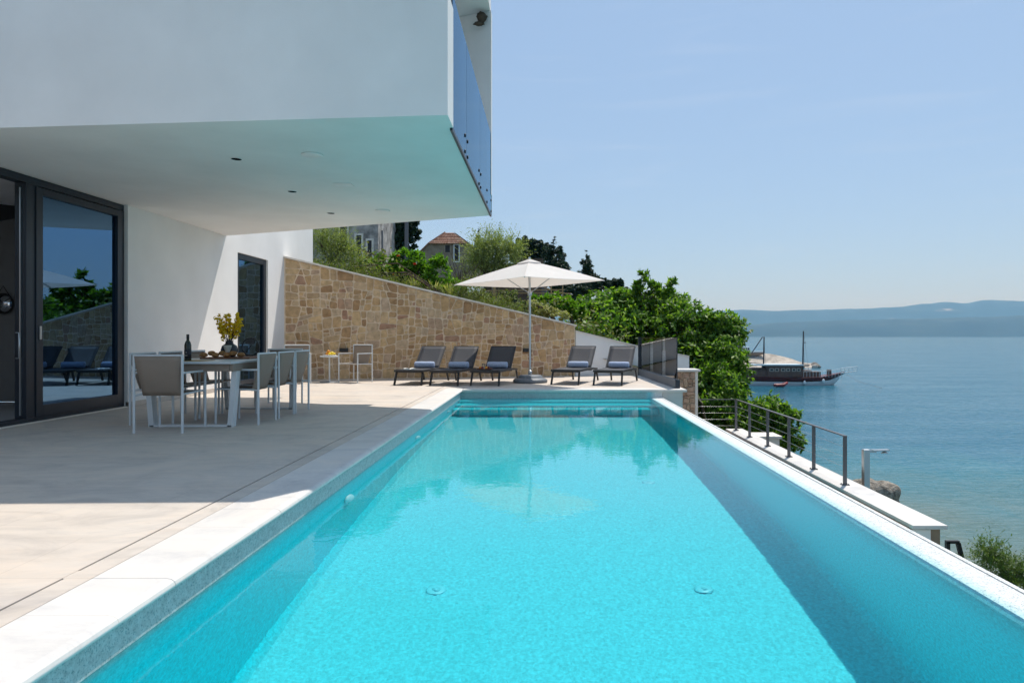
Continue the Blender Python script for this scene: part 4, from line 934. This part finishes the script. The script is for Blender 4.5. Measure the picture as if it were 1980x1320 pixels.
m_ = MB(); q = P(1052,0,Y3-.3); m_.box(q.x-.12,q.x+.12,Y3-.4,Y3-.2,1.5,P(0,548,Y3).z); m_.build('drainpipe', M['graymetal'], h3)
pg = thing('garden_pergola', 'light wooden pergola frame in front of the low stone house', 'pergola', (-1.5,29,1.5)); Yp = 29
for px in (956,1066,1088):
    m_ = MB(); a = P(px,610,Yp); b = P(px,552,Yp); m_.bar(a,b,.10 if px < 1000 else .05,.10 if px < 1000 else .05); m_.build('post', M['palewood'], pg)
m_ = MB(); m_.bar(P(940,562,Yp),P(1092,560,Yp),.04,.04); m_.bar(P(940,566,Yp+1.5),P(1105,567,Yp+1.5),.04,.04); m_.bar(P(1052,556,Yp),P(1105,570,Yp+2),.03,.03); m_.build('beam', M['palewood'], pg)
hrl = thing('wooden_handrail', 'dark wooden stair handrail in front of the stone house', 'handrail', (-10,38,4)); m_ = MB()
q = [P(664,485,38),P(700,484,38),P(745,500,38)]; m_.bar(q[0],q[1],.06,.10); m_.bar(q[1],q[2],.06,.10)
m_.build('rail', M['boatbrown'], hrl)
for px,py in ((680,485),(708,487),(724,493),(738,498)):
    m_ = MB(); a = P(px,py,38); m_.bar(a,a-Vector((0,0,1.2)),.05,.05); m_.build('post', M['boatbrown'], hrl)
for k, (px, top_, w_) in enumerate(((786,425,.11),(739,446,.05))):
    m_ = MB(); a = P(px,top_,40); m_.tube([Vector((a.x,40,2.5)),a], w_, 8);
    tag(m_.build('utility_pole', M['graymetal']), ['thick grey utility pole in front of the dark tree', 'thin grey pole close to the stone house wall'][k], 'pole', 'poles in the hillside garden')

# ------------------------------------------------------------------ VEGETATION
plant('fig_tree', 'big leafy green tree spilling over the slope behind the glass screen', 'tree', M['figleaf'],
  pxblobs([(1385,735,40,34,-2),(1405,775,42,34,-2.5),(1365,815,34,34,-2.5),(1425,815,34,28,-2.5),(1200,610,70,42,2),(1265,625,75,48,1),(1330,640,62,45),(1385,645,45,42),(1150,600,45,28,3),(1290,595,50,28,2),(1350,700,62,50,-.5),(1400,700,42,52,-1),(1395,760,45,50,-1),(1360,790,50,50,0),(1425,640,16,30),(1300,690,50,50,1)], 22.5),
  84000, .155, tuft=8, base=(4.5,23,-4), r0=.22, seed=3, k=26, sub=80, spread=.44, droop=.6, aspect=2.3)
plant('low_fig_shrub', 'leafy green shrub growing up past the parapet railing', 'shrub', M['figleaf'],
  pxblobs([(1470,800,52,32),(1420,815,50,40),(1515,800,32,22),(1480,840,60,20),(1530,857,22,10),(1440,850,50,30),(1400,840,40,50)], 19.6),
  24000, .135, tuft=8, base=(6.0,19.6,-4.5), r0=.10, seed=5, sub=50, spread=.38, droop=.6, part=('foliage','stem'))
plant('tall_fig_shoot', 'upright loose fig shoots rising above the big leafy tree', 'tree', M['figleaf'],
  pxblobs([(1222,578,26,16),(1250,556,22,14),(1245,532,9,8),(1285,565,20,12),(1300,545,8,5),(1235,590,30,14),(1200,575,16,12)], 23.5),
  3600, .17, tuft=7, base=P(1240,640,23.5), r0=.05, seed=6, sub=14, spread=.35, k=18)
plant('bright_bush', 'bright green bush with red flowers above the stone wall', 'bush', M['citrus'],
  pxblobs([(700,522,26,18),(740,516,28,20),(790,512,32,26),(835,530,30,26),(800,545,40,20),(870,560,30,22),(760,535,40,18),(850,505,14,10)], 21.5),
  18000, .13, tuft=6, seed=8, sub=36, part=('foliage','stem'))
foliage('red_flowers', M['redflower'], pxblobs([(771,494,3,3),(803,512,3,3),(760,530,2,2)], 20.6), 60, .06, 1.4, 3, sub=3)
tag(bpy.data.objects['red_flowers'], 'scattered red hibiscus flowers on the bright green bush', 'flowers', kind='stuff')
plant('olive_shrub', 'silvery olive like shrub beside the villa wall above the stone wall', 'shrub', M['olive'],
  pxblobs([(625,490,22,36),(650,500,24,22),(680,505,22,20),(640,460,20,24),(665,480,14,16)], 21),
  13000, .075, seed=9, sub=60, aspect=3.6, spread=.5, tuft=12, sprig=.42, part=('foliage','stem'))
plant('dry_scrub', 'brown and green dry scrub along the top of the stone wall', 'scrub', M['dryleaf'],
  pxblobs([(640,528,34,12),(700,542,34,13),(760,560,36,13),(830,575,36,12),(900,590,36,12),(960,600,40,14),(905,565,25,22)], 19.2),
  15000, .07, seed=10, sub=50, aspect=3, tuft=8, sprig=.25, part=('foliage','stem'))
plant('olive_tree', 'pale olive tree rising behind the left side of the parasol', 'tree', M['olive'],
  pxblobs([(935,495,20,20),(955,486,24,18),(975,500,24,20),(940,520,28,16),(922,508,12,14),(985,485,14,12),(941,470,7,10)], 30),
  19000, .11, base=P(945,580,30), seed=11, sub=60, aspect=3.6, spread=.5, tuft=14, sprig=.75, k=18, r0=.12)
plant('yellow_shrub', 'yellowish variegated shrub at the low end of the stone wall', 'shrub', M['yellowleaf'],
  pxblobs([(1050,600,22,12),(1075,608,26,11),(1030,590,16,10)], 19.6), 4200, .075, seed=12, sub=24, part=('foliage','stem'))
plant('round_green_bush', 'rounded fresh green bush just behind the parasol pole', 'bush', M['citrus'],
  pxblobs([(1065,585,22,16),(1090,592,24,14),(1040,585,14,12),(1110,600,22,12)], 22), 7000, .12, tuft=6, seed=13, part=('foliage','stem'))
plant('brown_green_bush', 'loose mixed bush in front of the low stone house', 'bush', M['dryleaf'],
  pxblobs([(985,580,18,22),(925,575,22,18),(960,592,25,14),(1005,592,16,12),(900,600,20,12)], 23), 5000, .11, seed=14, part=('foliage','stem'))
for k, (px, py) in enumerate(((800,556),(866,570),(840,566))):
    bs = P(px, py+14, 19.4); m_ = MB(); rnd = random.Random(40+k)
    for i in range(34):
        a = rnd.uniform(0, 6.28); l = rnd.uniform(.35,.62); sp_ = rnd.uniform(.1,.42); w_ = .014
        e = bs+Vector((math.cos(a)*sp_, math.sin(a)*sp_, l)); m = bs.lerp(e,.6)+Vector((0,0,.10)); sd_ = Vector((-math.sin(a),math.cos(a),0))*w_
        m_.add([bs-sd_,bs+sd_,m+sd_,e,m-sd_], [(0,1,2,4),(4,2,3)])
    tag(m_.build('spiky_plant', M['yellowleaf']), ['yellow spiky leaved plant on the stone wall, nearest the villa', 'yellow spiky leaved plant on the stone wall, nearest the parasol', 'yellow spiky leaved plant on the stone wall, middle one of three'][k], 'plant', 'spiky plants along the wall top')
m_ = MB(); rnd = random.Random(77)
bs = P(893,560,24)
for i in range(26):
    e = bs+Vector((rnd.uniform(-.55,.75), rnd.uniform(-.4,.4), rnd.uniform(.5,1.35))); mid = bs.lerp(e,.5)+Vector((rnd.uniform(-.12,.12),0,rnd.uniform(-.05,.15)))
    m_.tube([bs,mid,e], [.022,.012,.003], 5)
tag(m_.build('bare_shrub', M['bark']), 'leafless dark branching shrub below the tiled roof house', 'shrub')
plant('dark_tree', 'large dark evergreen behind the grey utility pole', 'tree', M['pineleaf'],
  pxblobs([(760,455,28,32),(795,450,18,30),(745,480,22,24),(785,485,26,20),(770,420,30,25)], 52), 12000, .36, seed=20, base=P(765,530,52), r0=.3, sub=36)
plant('umbrella_pine', 'dark round crowned pine behind the parasol top', 'tree', M['pineleaf'],
  pxblobs([(1000,480,18,12),(1018,470,18,12),(1040,478,18,14),(1030,495,26,12),(1005,497,18,12),(1055,485,8,8)], 60), 9000, .34, seed=21, base=P(1022,560,60), r0=.3, sub=30)
conifer('pine_tree', 'tall dark pine standing on the sea side of the round crowned pine', P(1070,560,56), P(0,462,56).z-P(0,560,56).z, 2.9, 7000, 22, .34, cat='pine tree')
conifer('pine_tree', 'short dark pine below the tall pine', P(1083,575,54), P(0,496,54).z-P(0,575,54).z, 2.4, 3500, 23, .32, cat='pine tree')
conifer('pine_tree', 'narrow pointed conifer alone against the sky', P(1134,575,50), P(0,491,50).z-P(0,575,50).z, 1.9, 6000, 24, .26, cat='pine tree')
conifer('pine_tree', 'thin dark cypress top beside the tiled roof house', P(926,520,62), P(0,445,62).z-P(0,520,62).z, 1.1, 2600, 25, .26, cat='cypress')
plant('low_pine', 'dark low pine peeping over the big leafy tree', 'tree', M['pineleaf'],
  pxblobs([(1130,560,20,16),(1165,550,20,12),(1190,552,16,12),(1110,575,20,20),(1200,565,14,14)], 44), 8000, .26, seed=26, base=P(1150,640,44), r0=.2, sub=30)
plant('tamarisk', 'feathery green tamarisk bush below the pool edge by the sea', 'bush', M['tamarisk'],
  pxblobs([(1918,1062,15,14),(1905,1080,18,12),(1925,1095,16,14),(1958,1105,22,26),(1975,1135,24,24),(1935,1150,26,20),(1900,1125,14,10)], 8.4),
  14000, .04, base=(5.6,8.4,-4.4), seed=27, sub=60, aspect=4, tuft=14, sprig=.16, r0=.035, spread=.34, part=('foliage','stem'))
# ground cover that reads as one mass
rng = random.Random(5); bl = []
for i in range(60):
    x = rng.uniform(-16, 3); y = rng.uniform(20, 44); z = hz(x, y); bl.append((x,y,z+.25,rng.uniform(.7,1.5),rng.uniform(.7,1.5),rng.uniform(.35,.8)))
gc = foliage('undergrowth', M['dryleaf'], bl, 24000, .15, 2.4, 33, sub=14, spread=.5); tag(gc, 'mixed low undergrowth covering the hillside', 'undergrowth', kind='stuff')
bl = []
for i in range(34):
    x = rng.uniform(1.5, 7.0); y = rng.uniform(19.6, 30); z = hz(x, y); bl.append((x,y,max(z,-5)+.3,1.0,1.0,.8))
gc = foliage('slope_thicket', M['figleaf'], bl, 12000, .18, 2.2, 34, sub=14, spread=.5); tag(gc, 'dense green thicket covering the slope down to the sea', 'thicket', kind='stuff')

# ------------------------------------------------------------------ HARBOUR
bY = 127.0; k = bY/F0
def BX(px): return (px-VX)*k
def BZ(py): return CH-(py-VY)*k
bo = thing('wooden_sailing_ship', 'two masted wooden tour ship with white lower hull moored by the quay', 'ship', (BX(1550),bY,SEA))
def hull(z_prof, name, mat, inset=0):
    # stations along length: (px, half beam, keel z, sheer z)
    m_ = MB(); vs = []; nS = len(z_prof)
    for (px, hb, zk, zs) in z_prof:
        for j in range(-4,5):
            t_ = j/4; w_ = hb*(abs(t_)**.0 if False else 1); a = t_*PI/2
            vs.append((BX(px), bY+hb*math.sin(a), zs-(zs-zk)*math.cos(a)**.55))
    m_.add(vs, [(i*9+j, (i+1)*9+j, (i+1)*9+j+1, i*9+j+1) for i in range(nS-1) for j in range(8)], True)
    m_.add([vs[i*9] for i in range(nS)]+[vs[i*9+8] for i in range(nS)], [(i,i+1,i+1+nS,i+nS) for i in range(nS-1)])
    m_.add(vs[:9], [tuple(range(9))]); return m_.build(name, mat, bo)
hull([(1440,1.6,SEA-.5,BZ(736)),(1480,2.1,SEA-.6,BZ(736.5)),(1540,2.3,SEA-.6,BZ(737)),(1580,1.9,SEA-.5,BZ(736)),(1600,1.2,SEA-.4,BZ(734)),(1610,.6,SEA-.1,BZ(731)),(1622,.3,BZ(733),BZ(727))], 'lower_hull', M['boatwhite'])
hull([(1436,1.75,BZ(737),BZ(726)),(1480,2.2,BZ(737),BZ(727)),(1540,2.4,BZ(737.5),BZ(729)),(1580,2.0,BZ(736.5),BZ(727.5)),(1605,1.3,BZ(733.5),BZ(723.5)),(1620,.6,BZ(728),BZ(721)),(1632,.12,BZ(722.5),BZ(718.5))], 'upper_hull', M['boatwood'])
m_ = MB(); m_.box(BX(1478),BX(1545),bY-1.7,bY+1.7,BZ(728),BZ(706)); dk = m_.build('deckhouse', M['boatbrown'], bo, bevel=.05)
m_ = MB(); m_.box(BX(1452),BX(1546),bY-2.0,bY+2.0,BZ(706)+.01,BZ(704)+.05); m_.build('deckhouse_roof', M['boatwhite'], bo)
for a,b in ((1482,1490),(1492,1500),(1504,1512),(1514,1521),(1525,1532),(1534,1541)):
    m_ = MB(); m_.box(BX(a),BX(b),bY-1.76,bY-1.70,BZ(717),BZ(711)); f_ = m_.build('window', M['cream'], dk); m_ = MB(); m_.box(BX(a)+.12,BX(b)-.12,bY-1.79,bY-1.765,BZ(717)+.1,BZ(711)-.1); m_.build('pane', M['black'], f_)
m_ = MB(); m_.box(BX(1546),BX(1582),bY-1.2,bY+1.2,BZ(728),BZ(718)); m_.box(BX(1548),BX(1566),bY-.9,bY+.9,BZ(718),BZ(715)); m_.build('foredeck_cabin', M['boatbrown'], bo)
m_ = MB(); m_.box(BX(1600),BX(1606),bY-.4,bY+.4,BZ(724),BZ(714)); m_.build('winch', M['boatbrown'], bo)
m_ = MB(); m_.box(BX(1440),BX(1478),bY-1.5,bY+1.5,BZ(728),BZ(713)); m_.box(BX(1440),BX(1479),bY-1.8,bY+1.8,BZ(712),BZ(711)); m_.build('stern_cabin', M['boatbrown'], bo)
for px, tp in ((1477,651),(1553,640)):
    m_ = MB(); m_.tube([(BX(px-1),bY,BZ(728)),(BX(px+.5),bY,BZ(tp))], [.17,.11], 8); m_.build('mast', M['darkmetal'], bo)
m_ = MB(); m_.tube([(BX(1477),bY,BZ(652)),(BX(1474),bY,BZ(652)),(BX(1452),bY-.5,BZ(682))], .09, 6); m_.tube([(BX(1477),bY,BZ(704)),(BX(1440),bY,BZ(700))],.09,6); m_.build('boom', M['darkmetal'], bo)
m_ = MB(); m_.box(BX(1555),BX(1558),bY-.1,bY+.1,BZ(663),BZ(661.5)); m_.build('masthead_lamp', M['black'], bo)
m_ = MB(); m_.tube([(BX(1554),bY,BZ(642)),(BX(1557),bY-2,BZ(727))], .02, 4); m_.tube([(BX(1553),bY,BZ(642)),(BX(1549),bY-2,BZ(727))], .02, 4); m_.tube([(BX(1553),bY,BZ(641)),(BX(1650),bY,BZ(711))], .008, 4); m_.tube([(BX(1477),bY,BZ(652)),(BX(1476),bY-2,BZ(727))],.02,4); m_.build('rigging', M['graymetal'], bo)
m_ = MB()
for (a,b) in (((1624,712),(1658,708.5)),((1624,716),(1656,713)),((1624,720.5),(1655,717.5)),((1622,722),(1656,717))): m_.tube([(BX(a[0]),bY-.5,BZ(a[1])),(BX(b[0]),bY,BZ(b[1]))], .06, 5)
for px in (1625,1632,1640,1648,1656): m_.tube([(BX(px),bY-.3,BZ(720.5-(px-1624)*.09)),(BX(px),bY-.3,BZ(711.5-(px-1624)*.09))], .05, 5)
m_.build('bowsprit_platform', M['boatwhite'], bo)
m_ = MB(); px = 1546
while px < 1624:
    m_.tube([(BX(px),bY-2.0,BZ(728)),(BX(px),bY-2.0,BZ(716.5))], .03, 4); px += 6
m_.tube([(BX(1546),bY-2.0,BZ(717)),(BX(1600),bY-1.6,BZ(715)),(BX(1624),bY-.4,BZ(712))], .03, 4); m_.build('guard_rail', M['boatwhite'], bo)
for px, py in ((1546,738),(1582,735)):
    m_ = MB(); m_.blob((BX(px),bY-2.4,BZ(py)), (.28,.25,.38), 3, .05); m_.build('fender', M['boatwhite'], bo)
m_ = MB(); m_.tube([(BX(1632),bY,BZ(721)),(BX(1645),bY-3,BZ(735)),(BX(1664),bY-8,SEA)], .022, 5); m_.tube([(BX(1628),bY,BZ(724)),(BX(1612),bY-3,SEA)], .02, 5); m_.build('anchor_chain', M['graymetal'], bo)
dg = thing('dinghy', 'small red inflatable dinghy floating beside the wooden ship', 'dinghy', (BX(1492),bY-5,SEA)); yy = bY-5
m_ = MB(); m_.tube([(BX(1481),yy-.6,SEA+.25),(BX(1495),yy-.6,SEA+.3),(BX(1503),yy,SEA+.65),(BX(1495),yy+.6,SEA+.3),(BX(1481),yy+.6,SEA+.25)], .26, 10); m_.build('tube', M['red'], dg)
m_ = MB(); m_.box(BX(1481),BX(1496),yy-.4,yy+.4,SEA-.05,SEA+.2); m_.build('floor', M['boatwood'], dg)
# quay
Yq = 205.; kq = Yq/F0
m_ = MB(); pr = [(1300,684),(1425,685),(1475,683),(1492,684),(1510,688),(1530,693),(1545,699),(1556,705)]; vs = []
for (px,py) in pr:
    X = (px-VX)*kq; Zt = CH-(py-VY)*kq
    vs += [(X,Yq-14,SEA-1),(X,Yq-6+random.uniform(-1,1),SEA+1.1),(X,Yq,max(Zt,SEA+.3)),(X,Yq+10,max(Zt,SEA+.3)),(X,Yq+16,SEA-1)]
n = len(pr); m_.add(vs, [(i*5+j,(i+1)*5+j,(i+1)*5+j+1,i*5+j+1) for i in range(n-1) for j in range(4)])
m_.add([vs[(n-1)*5+j] for j in range(5)], [(0,1,2,3,4)])
qy = m_.build('stone_quay', M['quay']); tag(qy, 'pale stone quay jutting into the sea behind the ship', 'quay')
for i in range(16):
    px = random.uniform(1475,1556); X = (px-VX)*kq; yy = Yq-random.uniform(8,13)
    m_ = MB(); r_ = random.uniform(.5,1.3); m_.blob((X,yy,SEA+.3), (r_*1.3,r_,r_*.7), i, .25, 10, 7)
    tag(m_.build('quay_rock', M['rock' if i % 3 == 0 else 'quay']), 'rough rock of the rip rap along the foot of the pale quay', 'rock', 'rocks along the quay')
yb = thing('hauled_out_boat', 'small white cabin boat standing dry on the quay', 'boat', ((1448-VX)*kq,Yq-1,BZ(690)))
X_ = lambda px: (px-VX)*kq; Z_ = lambda py: CH-(py-VY)*kq
m_ = MB(); vs = []
for (px,hb,z0_,z1_) in ((1410,1.0,688,682),(1440,1.2,688.5,682),(1460,.9,688,681),(1473,.1,684,680)):
    for a in (-1,-.6,0,.6,1): vs.append((X_(px), Yq-2+hb*a, Z_(z1_)-(Z_(z1_)-Z_(z0_))*(1-a*a)**.5))
m_.add(vs, [(i*5+j,(i+1)*5+j,(i+1)*5+j+1,i*5+j+1) for i in range(3) for j in range(4)]); m_.add([vs[i*5] for i in range(4)]+[vs[i*5+4] for i in range(4)], [(i,i+1,i+5,i+4) for i in range(3)]); m_.build('hull', M['brownwall'], yb)
m_ = MB(); m_.box(X_(1420),X_(1444),Yq-2.8,Yq-1.2,Z_(681.5),Z_(670)); cb = m_.build('cabin', M['boatwhite'], yb, bevel=.1)
for px in (1429,1433,1437,1441): m_ = MB(); m_.box(X_(px),X_(px+2.4),Yq-2.86,Yq-2.8,Z_(676),Z_(672)); m_.build('window', M['black'], cb)
m_ = MB(); m_.box(X_(1444),X_(1472),Yq-2.9,Yq-1.1,Z_(680.8),Z_(678.5)); m_.build('deck', M['boatwhite'], yb)
m_ = MB(); m_.box(X_(1415),X_(1455),Yq-2.5,Yq-1.5,Z_(692),Z_(687)); m_.build('cradle', M['graymetal'], yb)

# ------------------------------------------------------------------ HAZE, LIGHT, CAMERA
m, nt, out = newmat('pale_air'); pv = N(nt, 'ShaderNodeVolumePrincipled')
pv.inputs['Density'].default_value = 1.1e-4; pv.inputs['Color'].default_value = (.22, .56, 1, 1); pv.inputs['Absorption Color'].default_value = (1, 1, 1, 1)
L(nt, pv.outputs[0], out.inputs[1])
hb = MB(); hb.box(-14000, 14000, -3000, 12500, SEA-3, 560); tag(hb.build('haze', m), kind='stuff')

W = bpy.data.worlds.new('World'); S.world = W; W.use_nodes = True; nt = W.node_tree
bg = nt.nodes['Background']; sk = nt.nodes.new('ShaderNodeTexSky'); sk.sky_type = 'NISHITA'; sk.sun_disc = False
el = math.asin(SUN.z); sk.sun_elevation = el; sk.sun_rotation = math.atan2(SUN.x, SUN.y)
sk.air_density = 1.0; sk.dust_density = .9; sk.ozone_density = 2.4
hzc = nt.nodes.new('ShaderNodeMix'); hzc.data_type = 'RGBA'; hzc.inputs[0].default_value = .66; hzc.inputs[7].default_value = (2.45, 3.6, 5.3, 1)
nt.links.new(sk.outputs[0], hzc.inputs[6]); 
tcw = nt.nodes.new('ShaderNodeTexCoord'); mpw = nt.nodes.new('ShaderNodeMapping'); mpw.inputs['Scale'].default_value = (2.2, 2.2, 26)
nzw = nt.nodes.new('ShaderNodeTexNoise'); nzw.inputs['Scale'].default_value = 1.6; nzw.inputs['Detail'].default_value = 7; nzw.inputs['Distortion'].default_value = .6
rmw = nt.nodes.new('ShaderNodeValToRGB'); rmw.color_ramp.elements[0].position = .56; rmw.color_ramp.elements[1].position = .80
rmw.color_ramp.elements[0].color = (0,0,0,1); rmw.color_ramp.elements[1].color = (.12,.12,.12,1)
cmw = nt.nodes.new('ShaderNodeMix'); cmw.data_type = 'RGBA'; cmw.inputs[7].default_value = (5.2, 5.6, 6.2, 1)
nt.links.new(tcw.outputs['Generated'], mpw.inputs[0]); nt.links.new(mpw.outputs[0], nzw.inputs['Vector']); nt.links.new(nzw.outputs['Fac'], rmw.inputs[0])
nt.links.new(rmw.outputs[0], cmw.inputs[0]); nt.links.new(hzc.outputs[2], cmw.inputs[6]); nt.links.new(cmw.outputs[2], bg.inputs[0]); bg.inputs[1].default_value = .12
l = bpy.data.lights.new('sun', 'SUN'); l.energy = 3.8; l.angle = R(.53); l.color = (1, .955, .89)
l.cycles.is_caustics_light = True
lo = bpy.data.objects.new('sun', l); COL.objects.link(lo); lo.rotation_euler = SUN.to_track_quat('Z', 'Y').to_euler(); lo.location = (5,8,20)

cam = bpy.data.cameras.new('camera'); cam.sensor_width = 36; cam.lens = F0/1980*36
cam.shift_x = -(VX-990)/1980; cam.shift_y = -(660-VY)/1980; cam.clip_start = .05; cam.clip_end = 30000
co = bpy.data.objects.new('camera', cam); COL.objects.link(co); co.location = (0,0,CH); co.rotation_euler = (PI/2,0,0); S.camera = co
S.render.engine = 'CYCLES'; S.cycles.use_denoising = True
S.cycles.max_bounces = 9; S.cycles.diffuse_bounces = 4; S.cycles.glossy_bounces = 4; S.cycles.transmission_bounces = 6; S.cycles.transparent_max_bounces = 12; S.cycles.volume_bounces = 0
S.cycles.sample_clamp_indirect = 6
S.view_settings.view_transform = 'Standard'; S.view_settings.look = 'None'; S.view_settings.exposure = .32; S.view_settings.gamma = 1
